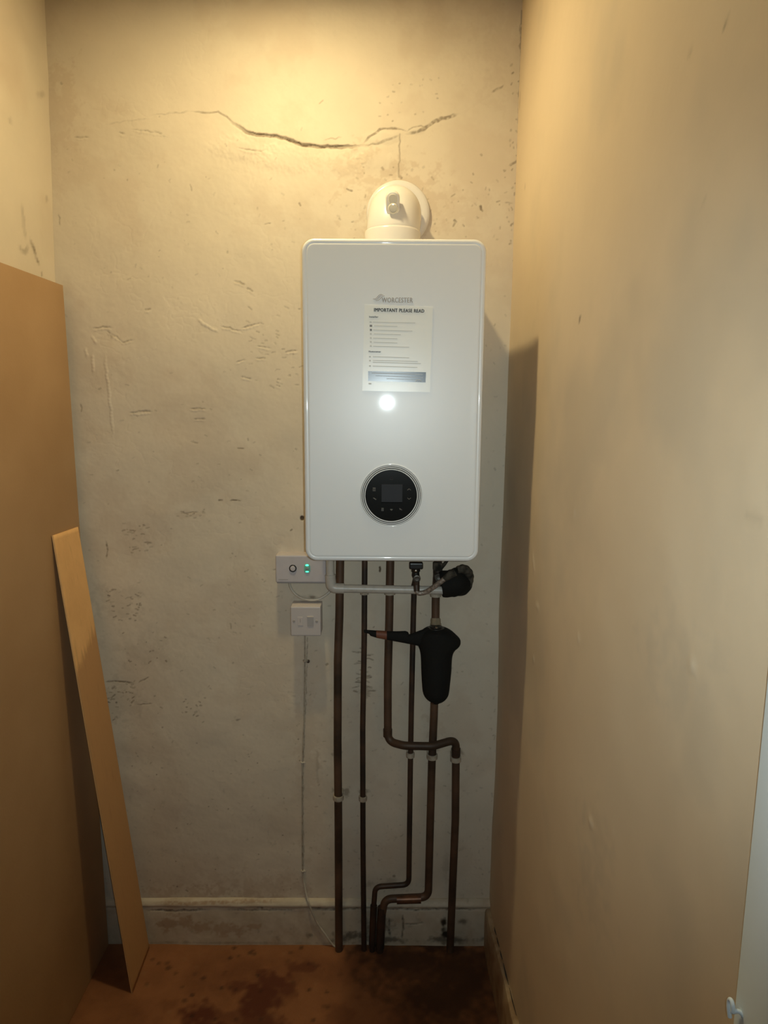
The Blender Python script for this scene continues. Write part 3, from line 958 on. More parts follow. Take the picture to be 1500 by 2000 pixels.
# ================================================================== INSTRUCTION SHEET on the front panel
SY = YF - 0.0006
tl, tr, brr, bll = PY(712, 595.5, SY), PY(845.5, 600, SY), PY(839.5, 766, SY), PY(707.5, 763, SY)
sheet = thing('instruction_sheet', 'white printed notice sheet stuck on the boiler front', 'notice', tuple(np.array((tl + tr + brr + bll) / 4) + np.array([0, 0.0006, 0])))
n = 10
vs, fs = [], []
mb = MB()
for yy in (YF - 0.0001, YF - 0.0007):
    mb.v += [(p[0], yy, p[2]) for p in (tl, tr, brr, bll)]
mb.f = [[0, 1, 2, 3], [7, 6, 5, 4], [0, 4, 5, 1], [1, 5, 6, 2], [2, 6, 7, 3], [3, 7, 4, 0]]
mb.build('paper', M['paper'], sheet, smooth=0)
YT = YF - 0.0009


def on_sheet(s, t):
    top = tl * (1 - s) + tr * s
    bot = bll * (1 - s) + brr * s
    p = top * (1 - t) + bot * t
    return np.array([p[0], YT, p[2]])


def px_sheet(cx, cy):     # position on the sheet from the enlarged view of it
    x, y = 680 + cx / 7.5, 560 + cy / 7.5
    return PY(x, y, YT)


def bars(name, rows, m, hh, parent):
    mb = MB()
    for (x0, y0, x1, y1) in rows:
        a, b = px_sheet(x0, y0), px_sheet(x1, y1)
        mb.add([(a[0], YT, a[2] - hh), (b[0], YT, b[2] - hh), (b[0], YT, b[2] + hh), (a[0], YT, a[2] + hh),
                (a[0], YT + 0.0003, a[2] - hh), (b[0], YT + 0.0003, b[2] - hh), (b[0], YT + 0.0003, b[2] + hh), (a[0], YT + 0.0003, a[2] + hh)],
               [[0, 1, 2, 3], [7, 6, 5, 4], [0, 4, 5, 1], [2, 6, 7, 3], [1, 5, 6, 2], [3, 7, 4, 0]])
    return mb.build(name, m, parent, smooth=0)


place_text('heading', 'IMPORTANT PLEASE READ', px_sheet(380, 362), px_sheet(1112, 380), hpx(6.2), M['ink'], sheet, fat=hpx(0.36))
place_text('subheading', 'Installer', px_sheet(310, 452), px_sheet(440, 454), hpx(3.2), M['ink'], sheet, fat=hpx(0.16))
place_text('subheading', 'Homeowner', px_sheet(302, 960), px_sheet(480, 964), hpx(3.2), M['ink'], sheet, fat=hpx(0.18))
for (x0, y0, x1, y1) in ((360, 517, 985, 530), (380, 570, 720, 580), (365, 632, 940, 650), (375, 690, 770, 702), (365, 752, 720, 763), (370, 812, 720, 824), (365, 870, 895, 886), (360, 1024, 895, 1042),
                         (360, 1078, 1020, 1094), (360, 1106, 1065, 1126), (360, 1162, 1015, 1182)):
    bars('print_line', [(x0, y0, x1, y1)], M['ink_grey'], hpx(0.62), sheet)
for (x, y, w) in ((313, 517, 32), (318, 690, 27), (318, 750, 27), (318, 808, 27), (318, 868, 27), (306, 1025, 26), (306, 1082, 26), (306, 1160, 26), (300, 1420, 40)):
    bars('bullet_icon', [(x, y, x + w, y + 1)], M['ink_grey'], hpx(1.3), sheet)
GI = mat('dark_grey_ink', (0.2, 0.19, 0.175), 0.5)
bars('bullet_icon', [(315, 572, 352, 573)], GI, hpx(1.9), sheet)
bars('bullet_icon', [(318, 632, 348, 633)], GI, hpx(1.9), sheet)
mb = MB()
q = [px_sheet(293, 1236), px_sheet(1140, 1252), px_sheet(1133, 1402), px_sheet(292, 1380)]
for yy in (YT + 0.0003, YT):
    mb.v += [(p[0], yy, p[2]) for p in q]
mb.f = [[0, 1, 2, 3], [7, 6, 5, 4], [0, 4, 5, 1], [1, 5, 6, 2], [2, 6, 7, 3], [3, 7, 4, 0]]
ban = mb.build('banner', M['navy'], sheet, smooth=0)
ban['label'] = 'dark navy strip with pale lines of print'
YT -= 0.0004
for (x0, y0, x1, y1, hh) in ((345, 1264, 1090, 1284, 0.9), (400, 1304, 1095, 1330, 0.6), (560, 1348, 1030, 1362, 0.5)):
    bars('print_line', [(x0, y0, x1, y1)], M['pale_ink'], hpx(hh), ban)
mb = MB()
mb.tube([tuple(px_sheet(*p)) for p in ((985, 1392), (1018, 1362), (1050, 1362), (1078, 1394))], 0.0008, 6)
mb.tube([tuple(px_sheet(*p)) for p in ((1010, 1396), (1036, 1376), (1054, 1398))], 0.0006, 6)
mb.build('house_outline', M['pale_ink'], ban)

# ================================================================== FLUE
fx = PY(767, 417, -0.16)[0]
rz = PY(778, 417, -0.008)
fr = 0.0635
fl = thing('boiler_flue', 'white elbow flue rising from the boiler top into the wall', 'flue', (fx, -0.16, bt))
FY, FZ, FR = -0.155, 2.088, 0.078
path = [Vector((fx, FY, bt - 0.02)), Vector((fx, FY, FZ - FR))]
for i in range(1, 17):
    a = math.radians(90 * i / 16)
    path.append(Vector((fx + (rz[0] - fx) * 0.5 * i / 16, FY + FR - FR * math.cos(a), FZ - FR + FR * math.sin(a))))
path.append(Vector((rz[0] - 0.004, -0.006, FZ)))
MB().tube(path, fr, 48).build('elbow', M['flue'], fl, smooth=60)
MB().lathe([(0.0665, bt - 0.006), (0.0668, bt + 0.002), (0.0668, 2.024), (0.0655, 2.0275), (0.0635, 2.0295)], (fx, FY, 0), (0, 0, 1), 56, True, False).build('collar', M['flue'], fl)
rr = abs(PY(840, 417, -0.008)[0] - rz[0])
MB().lathe([(rr - 0.004, -0.006), (rr, 0.002), (rr, 0.006), (rr - 0.003, 0.0115), (rr - 0.010, 0.0145), (rr - 0.018, 0.0155), (0.03, 0.0155)], (rz[0], 0, rz[2]), (0, -1, 0), 64).build('wall_plate', M['flue'], fl, smooth=50)
# test-point housing on the front of the bend
pc = PY(767, 397, -0.212)
tilt = Matrix.Rotation(math.radians(24), 4, 'X')


def tilted(mb, o):
    mb.v = [tuple(Vector(o) + tilt @ (Vector(p))) for p in mb.v]
    return mb


hw = 0.0165
mb = MB()
mb.rings([rrect3(0, 0, 0.032, 0.050, 0.0150, i, y, 8) for i, y in ((0, 0.016), (0, -0.004), (0.0012, -0.0062), (0.003, -0.0070))])
tp = tilted(mb, pc).build('test_port', M['flue'], fl)
mb = MB()
mb.rings([rrect3(0, 0.010, 0.020, 0.022, 0.0085, i, y, 8) for i, y in ((0, -0.006), (0, -0.0085), (0.0015, -0.0098))])
tilted(mb, pc).build('port_cover', M['clear'], tp)
mb = MB()
mb.lathe([(0.0118, 0.004), (0.0118, 0.0125), (0.0105, 0.0145), (0.0085, 0.0148), (0.0080, 0.0125), (0.002, 0.0120)], (0.001, 0, -0.0095), (0, -1, 0), 32)
tilted(mb, pc).build('test_cap', M['clear'], tp)

# ================================================================== RECEIVER BOX (behind the boiler's lower left corner)
RY = -0.046
a, b = PY(537.5, 1084.5, RY), PY(637, 1138.5, RY)
rec = thing('heating_receiver', 'white rectangular box with a black ring button and a green lamp, beside the boiler', 'heating control', ((a[0] + b[0]) / 2, 0, b[2]))
mb = MB()
mb.box(a[0], b[0], RY, 0.004, b[2], a[2], 0.0035)
mb.build('body', M['plastic'], rec)
mb = MB()
mb.box(a[0] + 0.002, b[0] - 0.002, RY + 0.008, 0.004, b[2] - 0.004, b[2] + 0.001, 0.001)
mb.build('under_shade', M['switch_dark'], rec)  # dark strip built in for the shadow under the box
c = PY(572, 1110, RY)
btn = MB().lathe([(0.0102, -0.001), (0.0102, 0.0022), (0.0092, 0.0030), (0.0080, 0.0030), (0.0076, 0.0012), (0.0075, 0.001)], (c[0], RY, c[2]), (0, -1, 0), 36, True, False).build('button', M['black_plastic'], rec)
btn['label'] = 'round button with a black ring'
MB().lathe([(0.0075, -0.001), (0.0073, 0.0026), (0.0060, 0.0036), (0.001, 0.0038)], (c[0], RY, c[2]), (0, -1, 0), 32).build('button_face', M['plastic'], btn)
c = PY(600, 1110, RY)
mb = MB()
mb.rings([rrect3(c[0], c[2], 0.0165, 0.026, 0.008, i, y, 8) for i, y in ((0, RY + 0.001), (0, RY - 0.0012), (0.001, RY - 0.002))])
led = mb.build('indicator_lamp', M['led_lens'], rec)
led['label'] = 'lit green indicator lamp'
for s in (1, -1):
    mb = MB()
    mb.lathe([(1.0, -0.001), (0.9, 0.0008), (0.3, 0.0014)], (0, 0, 0), (0, -1, 0), 20)
    mb.v = [(c[0] + p[0] * 0.0052, RY - 0.002 + p[1], c[2] + s * 0.0090 + p[2] * (0.0029 if s > 0 else 0.0022)) for p in mb.v]
    mb.build('light_spot', M['led'], led)
MB().lathe([(0.0052, -0.001), (0.0050, 0.0030), (0.003, 0.0036), (0.0006, 0.0037)], (c[0], RY - 0.0015, c[2]), (0, -1, 0), 24).build('lens_cap', mat('grey_green_lens', (0.20, 0.30, 0.25), 0.4), led)
p0, p1 = PY(544, 1132, RY - 0.0002), PY(562.5, 1131.6, RY - 0.0002)
mb = MB()
mb.box(p0[0], p1[0], RY - 0.0003, RY + 0.001, p0[2] - 0.0009, p0[2] + 0.0009)
mb.build('printed_strip', M['switch_dark'], rec, smooth=0)

# white lead looping from the box to behind the waste pipe
pts = [PY(565.5, 1134, -0.016), PY(567, 1146, -0.018), PY(575, 1158.5, -0.022), PY(588, 1167.5, -0.026), PY(604, 1171.5, -0.028), PY(620, 1170.5, -0.028), PY(633, 1164.5, -0.024), PY(645, 1154, -0.016), PY(650, 1140, -0.014)]
tag(MB().tube(spline([tuple(p) for p in pts], 8), 0.0036, 12).build('power_lead', M['cable'], loc=tuple(pts[0])), 'white lead looping from the receiver box to behind the white waste pipe', 'cable')

# ================================================================== FUSED SWITCH
FYS = -0.060
a, b = PY(567, 1185.0, FYS), PY(627, 1242.5, FYS)
sw = thing('fused_switch', 'square white fused switch box below the receiver', 'switch', ((a[0] + b[0]) / 2, 0, b[2]))
mb = MB()
mb.box(a[0] + 0.001, b[0] - 0.0005, FYS + 0.008, 0.004, b[2] + 0.0005, a[2] + 0.0005, 0.0015)
bx = mb.build('back_box', M['switch'], sw)
mb = MB()
mb.box(a[0], b[0], FYS, FYS + 0.0095, b[2], a[2], 0.003)
fp = mb.build('face_plate', M['switch'], sw)
r0, r1 = PY(600, 1203, FYS), PY(612.5, 1223.5, FYS)
mb = MB()
mb.rings([[(x, y, z) for x, y, z in ((r0[0], FYS + 0.002, r1[2]), (r1[0], FYS + 0.002, r1[2]), (r1[0], FYS + 0.002, r0[2]), (r0[0], FYS + 0.002, r0[2]))],
          [(r0[0], FYS - 0.0012, r1[2]), (r1[0], FYS - 0.0012, r1[2]), (r1[0], FYS - 0.0048, r0[2] - 0.0015), (r0[0], FYS - 0.0048, r0[2] - 0.0015)]])
mb.build('rocker', mat('grey_white_rocker', (0.43, 0.40, 0.375), 0.4), fp, smooth=0)
for (x, y) in ((574, 1213), (618.5, 1213.5)):
    c = PY(x, y, FYS)
    s_ = MB().lathe([(0.0036, -0.002), (0.0036, 0.0004), (0.0028, 0.0012), (0.0006, 0.0013)], (c[0], FYS, c[2]), (0, -1, 0), 20).build('screw', M['switch_dark'], fp)
    mb = MB()
    mb.box(c[0] - 0.0026, c[0] + 0.0026, FYS - 0.0016, FYS - 0.0008, c[2] - 0.0005, c[2] + 0.0005)
p0, p1 = PY(581, 1205, FYS), PY(592, 1222, FYS)
mb = MB()
mb.box(p0[0], p1[0], FYS - 0.0012, FYS + 0.002, p1[2], p0[2], 0.0006)
fh = mb.build('fuse_holder', M['switch'], fp)
p0, p1 = PY(585.8, 1208.5, FYS), PY(587.2, 1215.5, FYS)
mb = MB()
mb.box(p0[0], p1[0], FYS - 0.0015, FYS + 0.001, p1[2], p0[2])
mb.build('slot', M['switch_dark'], fh, smooth=0)

# surface cable from the switch down to the floor, with its clips
cb = [(595.5, 1236), (595.5, 1290), (595, 1340), (594, 1400), (591.5, 1470), (590.5, 1520), (590.5, 1580), (590.5, 1640), (591, 1695), (593.5, 1722), (599, 1752)]
pts = [PY(x, y, -0.0045) for x, y in cb[:-1]] + [PY(599, 1750, -0.013), PY(603, 1763, -0.0215), PY(609, 1780, -0.0235), PY(620, 1803, -0.021), PY(636, 1826, -0.022), PY(650, 1845, -0.022), PY(661, 1852, -0.026)]
cab = thing('surface_cable', 'thin white cable running down the wall from the switch to the floor', 'cable', (pts[0][0], 0, pts[0][2]))
sp_ = spline([tuple(p) for p in pts], 6)
MB().tube(sp_[:51], 0.0021, 10).build('fixed_run', M['clip'], cab)
lt = MB().tube(sp_[50:], 0.0026, 10).build('loose_tail', M['cable'], cab)
lt['label'] = 'whiter loose end of the cable'
for (x, y, r, lab, mm) in ((596.5, 1291, 1.0, 'grimy cable clip just below the switch, topmost of the three', 'clip'), (590.5, 1489, 0.72, 'small pale cable clip halfway down the thin white cable', 'cable'), (591.2, 1701, 0.78, 'small white cable clip just above the skirting board', 'cable')):
    c = PY(x, y, -0.004)
    cl = thing('cable_clip', lab, 'cable clip', (c[0], 0, c[2]), 'clips on the thin white cable')
    mb = MB()
    arc = [(c[0] + 0.0048 * r * math.cos(t), -0.0012 - 0.0075 * r * math.sin(t), c[2]) for t in [math.pi * q / 10 for q in range(11)]]
    mb.tube([(arc[0][0], 0.001, c[2])] + arc + [(arc[-1][0], 0.001, c[2])], 0.0028 * r, 8)
    mb.build('saddle', M[mm], cl)
    mb = MB()
    mb.lathe([(0.0042 * r, -0.003), (0.0042 * r, 0.004), (0.0020 * r, 0.0058), (0.0006, 0.006)], (c[0] + 0.008 * r, 0, c[2] - 0.002), (0, -1, 0), 14)
    mb.build('nail', M['copper_dark'] if mm == 'clip' else M[mm], cl)

# ================================================================== COPPER PIPES
PYW = -0.034


def pipe(name, px, r, m, label, corners, depth=None):
    pts = [PY(p[0], p[1], p[2] if len(p) > 2 else PYW) for p in px]
    path = fillet([tuple(p) for p in pts], corners, 10)
    fine = [path[0]]
    for q in path[1:]:
        d = (q - fine[-1]).length
        k_ = max(1, int(d / 0.05))
        base_ = fine[-1]
        for i in range(1, k_ + 1):
            fine.append(base_.lerp(q, i / k_))
    o = thing(name, label, 'pipe', (pts[-1][0], pts[-1][1], 0.0), 'copper heating pipes under the boiler')
    MB().tube(fine, r, 20).build('tube', m, o, smooth=60)
    return o, fine


R22, R15 = 0.0112, 0.0077
zfl = PY(661, 1850, PYW)
pipe_a, _ = pipe('copper_pipe', [(664.5, 1085), (663, 1200), (660, 1290), (659.5, 1450), (661, 1600), (662, 1857)], R22 * 1.02, M['copper'], 'leftmost copper pipe, thick and straight down to the floor', 0.3)
pipe_b, _ = pipe('copper_pipe', [(712.5, 1085), (711.5, 1250), (708.5, 1420), (709, 1640), (711, 1857)], R15 * 1.02, M['copper_dark'], 'thin straight copper pipe, second from the left', 0.3)
pipe_c, path_c = pipe('copper_pipe', [(762.5, 1085), (760.5, 1200), (757.5, 1330), (757.5, 1448, -0.036), (790, 1456.5, -0.064), (845, 1457.5, -0.064), (890.5, 1444, -0.040), (890.5, 1475, -0.034), (889.5, 1600), (884.5, 1720), (879, 1857)], R22,
                      M['copper'], 'copper pipe bending right across two others, then down to the floor', [0.3, 0.3, 0.030, 0.05, 0.05, 0.028, 0.05, 0.3, 0.3])
pipe_d, _ = pipe('copper_pipe', [(809, 1150, -0.040), (807.5, 1200), (803.5, 1380), (801.5, 1500), (798.5, 1727.5), (733, 1732), (730, 1770, -0.037), (726.5, 1857, -0.037)], R15,
                 M['copper_dark'], 'thin copper pipe stepping left above the skirting, behind the black strap', [0.3, 0.3, 0.3, 0.022, 0.022, 0.3])
pipe_e, _ = pipe('copper_pipe', [(848.3, 1373), (847.5, 1400), (843.5, 1490), (836.5, 1752), (752, 1756, -0.040), (745.5, 1790, -0.040), (741.5, 1857, -0.040)], R22,
                 M['copper'], 'thick copper pipe below the black filter, stepping left at the skirting', [0.3, 0.3, 0.026, 0.026, 0.3])
pt_ = [PY(856, 1085, -0.045), PY(851, 1170, PYW), PY(850.8, 1212, PYW - 0.001)]
pipe_f = thing('copper_pipe', 'short copper pipe between the boiler and the top of the black filter', 'pipe', tuple(pt_[-1]), 'copper heating pipes under the boiler')
MB().tube(fillet([tuple(p) for p in pt_], 0.3, 8), R22, 20).build('tube', M['copper'], pipe_f, smooth=60)
# fittings on the pipes
for (o, x, y, dy, r, ln, m) in ((pipe_e, 795, 1757, -0.040, 0.0127, 0.05, 'copper_bright'), ):
    p0, p1 = PY(775, 1757, dy), PY(822, 1755.5, dy)
    MB().tube([tuple(p0), tuple(p1)], 0.0126, 20).build('joint_sleeve', M[m], o)
p0, p1 = PY(757.3, 1424, -0.034), PY(757.3, 1438, -0.034)
MB().tube([tuple(p0), tuple(p1)], 0.0128, 20).build('joint_sleeve', M['copper_dark'], pipe_c)
p0, p1 = PY(890.5, 1462, -0.037), PY(890.5, 1474, -0.034)
MB().tube([tuple(p0), tuple(p1)], 0.0132, 20).build('joint_sleeve', M['copper_dark'], pipe_c)
p0, p1 = PY(730, 1768, -0.037), PY(727, 1845, -0.037)
MB().tube([tuple(p0), tuple(p1)], 0.0100, 20).build('lagged_foot', M['copper_dark'], pipe_d)
p0, p1 = PY(746, 1772, -0.040), PY(742, 1850, -0.040)
MB().tube([tuple(p0), tuple(p1)], 0.0130, 20).build('lagged_foot', M['copper_dark'], pipe_e)


def pipe_clip(x, y, r, label):
    c = PY(x, y, PYW)
    t = thing('pipe_clip', label, 'pipe clip', (c[0], 0, c[2]), 'plastic clips holding the copper pipes')
    mb = MB()
    n_ = 22
    rings = []
    for i in range(n_ + 1):
        a_ = math.radians(-215 + 250 * i / n_) - math.radians(0)
        ca, sa = math.cos(a_), math.sin(a_)
        rings.append([(c[0] + q * ca, PYW + q * sa, c[2] + dz) for q, dz in ((r + 0.0008, -0.007), (r + 0.0042, -0.0065), (r + 0.0046, 0), (r + 0.0042, 0.0065), (r + 0.0008, 0.007))])
    mb.rings(rings)
    mb.build('jaw', M['clip'], t)
    mb = MB()
    mb.box(c[0] - r - 0.002, c[0] + r + 0.002, PYW + r + 0.002, 0.003, c[2] - 0.0085, c[2] + 0.0085, 0.0015)
    mb.build('base_block', M['clip'], t)
    return t


pipe_clip(661, 1557, R22, 'pale plastic pipe clip low on the leftmost copper pipe')
pipe_clip(709, 1559, R15, 'pale plastic pipe clip low on the thin second pipe from the left')
pipe_clip(801.5, 1474, R15, 'small plastic pipe clip below the crossing copper bend, on the thin pipe')
pipe_clip(844, 1477, R22, 'plastic pipe clip below the crossing bend, on the pipe under the filter')
pipe_clip(890, 1482, R22, 'plastic pipe clip on the rightmost copper pipe, below its elbow')
pipe_clip(711.8, 1156, R15, 'plastic pipe clip under the white waste pipe, on the thin second pipe')
pipe_clip(761.3, 1156, R22, 'plastic pipe clip under the white waste pipe, on the third copper pipe')
pipe_clip(851, 1160, R22, 'plastic pipe clip below the black foam lump, above the black filter')

# ================================================================== WHITE WASTE PIPE
CY = -0.076
wst = thing('waste_pipe', 'white plastic condensate pipe running across in front of the copper pipes', 'pipe', tuple(PY(645, 1150, CY)))
v0, v1 = PY(644.5, 1085, CY), PY(645.5, 1128, CY)
MB().tube([tuple(v0), tuple(v1)], 0.0110, 24).build('riser', M['upvc'], wst)
e = fillet([tuple(PY(645, 1122.5, CY)), tuple(PY(647, 1148.5, CY)), tuple(PY(672, 1149.5, CY))], 0.016, 10)
MB().tube(e, 0.0142, 28).build('elbow', M['upvc'], wst, smooth=50)
h0, h1 = PY(668, 1149.3, CY), PY(872, 1153.2, CY)
MB().tube([tuple(h0), tuple(h1)], 0.0112, 24).build('run', M['upvc'], wst)

# black foam lagging lump where the waste pipe turns into the wall
lg = [PY(861.5, 1143, -0.076), PY(878, 1140, -0.074), PY(889, 1137.5, -0.066), PY(894, 1136.5, -0.050), PY(896, 1136.5, -0.028), PY(897, 1136.5, 0.004)]
lp = spline([tuple(p) for p in lg], 6)
nn = len(lp)
lag = thing('pipe_lagging', 'lump of black foam lagging at the right end of the white waste pipe', 'pipe insulation', tuple(PY(890, 1165, -0.05)))
mb = MB().tube(lp, [0.0345 + 0.0012 * math.sin(i * 0.8) + 0.003 * min(1, i / 8) for i in range(nn)], 36)
mb.v = [tuple(np.array(p) + np.array([0.0006 * math.sin(p[2] * 220 + p[0] * 180), 0, 0.0010 * math.sin(p[0] * 160) + 0.0010 * math.sin(p[1] * 160 + p[2] * 150)])) for p in mb.v]
mb.build('foam_sleeve', M['foam'], lag, smooth=60)
# torn dusty outer wrap on its top and right
wr = [PY(893, 1113, -0.083), PY(905, 1111.5, -0.080), PY(914, 1119, -0.070), PY(917.5, 1132, -0.062), PY(915, 1146, -0.060)]
mb = MB().tube(spline([tuple(p) for p in wr], 6), [0.007 + 0.0065 * math.sin(math.pi * min(1, (i + 3) / 26)) + 0.0007 * math.sin(i * 1.7) for i in range(25)], 18)
mb.build('torn_wrap', M['foam_brown'], lag, smooth=60)

# ================================================================== VALVES, FILLING HOSE
def valve_main():
    y = -0.085
    o = thing('isolating_valve', 'black-handled valve with a bright screw, under the boiler', 'valve', tuple(PY(812, 1150, y)))
    a_, b_ = PY(799.5, 1098, y), PY(826, 1110.5, y)
    mb = MB()
    mb.box(a_[0], b_[0], y - 0.012, y + 0.010, b_[2], a_[2], 0.003)
    mb.build('handle', M['black_plastic'], o)
    c = PY(812, 1118, y)
    mb = MB()
    mb.lathe([(0.0115, 0.014), (0.0118, 0.004), (0.0095, 0.0), (0.0105, -0.008), (0.0085, -0.014)], (c[0], y, c[2]), (0, 0, 1), 28)
    mb.build('body', M['black_plastic'], o)
    s_ = PY(812.3, 1115, y - 0.0125)
    MB().lathe([(0.0032, 0.003), (0.0032, -0.0005), (0.0022, -0.0015), (0.0005, -0.0018)], tuple(s_), (0, 1, 0), 18).build('screw', M['chrome'], o)
    c = PY(814, 1129, y - 0.004)
    MB().lathe([(0.0095, -0.010), (0.0102, 0.006), (0.0095, 0.009), (0.0070, 0.0095), (0.0060, 0.008), (0.002, 0.0075)], tuple(c), (0, -1, 0), 32).build('cap_nut', M['grey_metal'], o)
    t0, t1 = PY(813.5, 1132, y), PY(813.8, 1151, y)
    MB().tube([tuple(t0), tuple(t1)], [0.0085, 0.0072], 20).build('tail', M['copper_dark'], o)
    c0, c1 = PY(809.5, 1146, -0.045), PY(812, 1132, -0.075)
    MB().tube([tuple(PY(809, 1158, -0.042)), tuple(c0), tuple(c1)], [0.0088, 0.0095, 0.008], 20).build('union', M['copper_dark'], o)
    return o


def valve_side():
    y = -0.06
    o = thing('isolating_valve', 'dark valve half hidden behind the braided hose, next to the black foam', 'valve', tuple(PY(856, 1140, y)))
    a_, b_ = PY(846, 1098, y), PY(864, 1114, y)
    mb = MB()
    mb.box(a_[0], b_[0], y - 0.010, y + 0.012, b_[2], a_[2], 0.003)
    mb.build('handle', M['foam_brown'], o)
    c = PY(855.5, 1122, y)
    MB().lathe([(0.0125, 0.018), (0.0130, 0.004), (0.0115, -0.004), (0.0135, -0.012), (0.0120, -0.026)], (c[0], y + 0.008, c[2]), (0, 0, 1), 28).build('body', M['copper_dark'], o)
    c = PY(856.5, 1127, y - 0.012)
    MB().lathe([(0.0100, -0.012), (0.0105, 0.002), (0.0098, 0.004), (0.0080, 0.004), (0.0072, 0.001), (0.001, 0.0)], tuple(c), (0, -1, 0), 32).build('cap_nut', M['grey_metal'], o)
    p0, p1 = PY(868, 1102, y + 0.01), PY(874, 1094, y + 0.02)
    MB().tube([tuple(PY(862, 1108, y)), tuple(p0), tuple(p1)], [0.006, 0.005, 0.004], 12).build('lever', M['foam_brown'], o)
    return o


valve_main()
valve_side()
hp = [PY(813.5, 1148, -0.087), PY(814.0, 1154.5, -0.090), PY(820, 1158.5, -0.093), PY(832, 1156, -0.096), PY(846, 1147.5, -0.106), PY(860, 1137, -0.116), PY(872, 1128, -0.121), PY(880, 1122, -0.122)]
hose = thing('filling_hose', 'braided filling hose curving from the valve up to the black foam', 'hose', tuple(hp[1]))
MB().tube(spline([tuple(p) for p in hp], 8), 0.0068, 18).build('braid', M['braid'], hose, smooth=60)
MB().tube([tuple(PY(868, 1131, -0.120)), tuple(PY(880, 1122, -0.122)), tuple(PY(889, 1117, -0.121))], [0.0080, 0.0105, 0.0110], 20).build('ferrule', M['foam_brown'], hose)
MB().tube([tuple(PY(813.4, 1143, -0.086)), tuple(PY(814.0, 1155, -0.090))], [0.0085, 0.0078], 20).build('ferrule', M['copper_dark'], hose)

# ================================================================== MAGNETIC FILTER in its black jacket
JY = -0.058
ft = thing('magnetic_filter', 'black foam-jacketed filter with a side strap, on the thick copper pipe', 'filter', tuple(PY(850, 1374, JY)))
prof = [(1226, 836, 867), (1229, 829, 875), (1234, 823, 884), (1241, 818, 892), (1248, 815.5, 898.5), (1256, 815.5, 899.5), (1262, 817, 896.5), (1268, 819.5, 889.5), (1277, 821.5, 884.5), (1290, 822.5, 882.5), (1310, 823, 881.5), (1330, 824, 879.5), (1348, 825.5, 877.5), (1357, 828, 875.5), (1364, 833, 871), (1369, 840, 865), (1371, 844, 861), (1374, 847, 857)]
rings = []
for (py, x0, x1) in [tuple(q) for q in spline(prof, 4)]:
    p0, p1 = PY(x0, py, JY), PY(x1, py, JY)
    hwid = (p1[0] - p0[0]) / 2
    cxx = (p0[0] + p1[0]) / 2
    dep = min(hwid, 0.040)
    rings.append([(cxx + hwid * math.cos(q), JY + dep * math.sin(q), (p0[2] + p1[2]) / 2) for q in [2 * math.pi * k_ / 44 for k_ in range(44)]])
jk = MB().rings(rings).build('jacket', M['foam'], ft, smooth=60)
ct = PY(851.5, 1228, JY)
MB().lathe([(0.024, -0.006), (0.024, 0.001), (0.0225, 0.0035), (0.017, 0.0045), (0.0165, 0.0075), (0.012, 0.0085), (0.002, 0.0088)], tuple(ct), (0, 0, 1), 40).build('top_cap', M['black_plastic'], ft)
sc = PY(852.5, 1226.5, JY - 0.020)
MB().lathe([(0.0034, -0.004), (0.0034, 0.002), (0.0022, 0.0036), (0.0005, 0.004)], tuple(sc), (0, -0.5, 0.8), 18).build('bleed_screw', M['chrome'], ft)
n0, n1 = PY(850.8, 1209, -0.036), PY(851.3, 1226, -0.040)
MB().tube([tuple(PY(850.8, 1207, -0.035)), tuple(PY(850.8, 1210, -0.036)), tuple(PY(851, 1217, -0.037)), tuple(PY(851, 1218, -0.037)), tuple(PY(851.3, 1228, -0.040))], [0.0125, 0.0140, 0.0142, 0.0155, 0.0155], 8).build('union_nut', M['brass'], ft, smooth=20)
# strap: flat tapering tongue with a notch near the body, reaching across two pipes


def strap_mesh(stations, y0):
    rings_ = []
    for (x, yt, yb, th) in stations:
        a_, b_ = PY(x, yt, y0), PY(x, yb, y0)
        cz, hz = (a_[2] + b_[2]) / 2, (a_[2] - b_[2]) / 2
        rings_.append([(a_[0], y0 + th * math.cos(q) * 0.9, cz + hz * (abs(math.sin(q)) ** 0.7) * (1 if math.sin(q) > 0 else -1)) for q in [2 * math.pi * k_ / 20 for k_ in range(20)]])
    return MB().rings(rings_)


SYY = -0.066
strap = strap_mesh([(838, 1226, 1264, 0.014), (826, 1229.5, 1263, 0.014), (815, 1233.5, 1260.5, 0.013), (805, 1237.5, 1258.5, 0.012), (799, 1239, 1257.3, 0.011), (797, 1234.5, 1257, 0.012), (792, 1232.5, 1256, 0.012), (775, 1233.2, 1252.8, 0.012), (755, 1233, 1249, 0.011), (735, 1231.8, 1245, 0.010), (724, 1231, 1241.5, 0.009), (721, 1230.6, 1237.5, 0.007), (711, 1230.5, 1235, 0.006)], SYY).build('strap', M['foam'], ft, smooth=50)
band = strap_mesh([(755.5, 1232.7, 1249.3, 0.0118), (745, 1232.0, 1247.2, 0.0112), (735, 1231.5, 1245.3, 0.0108)], SYY).build('strap_band', M['rust'], strap, smooth=50)
band['label'] = 'rust orange band round the strap'

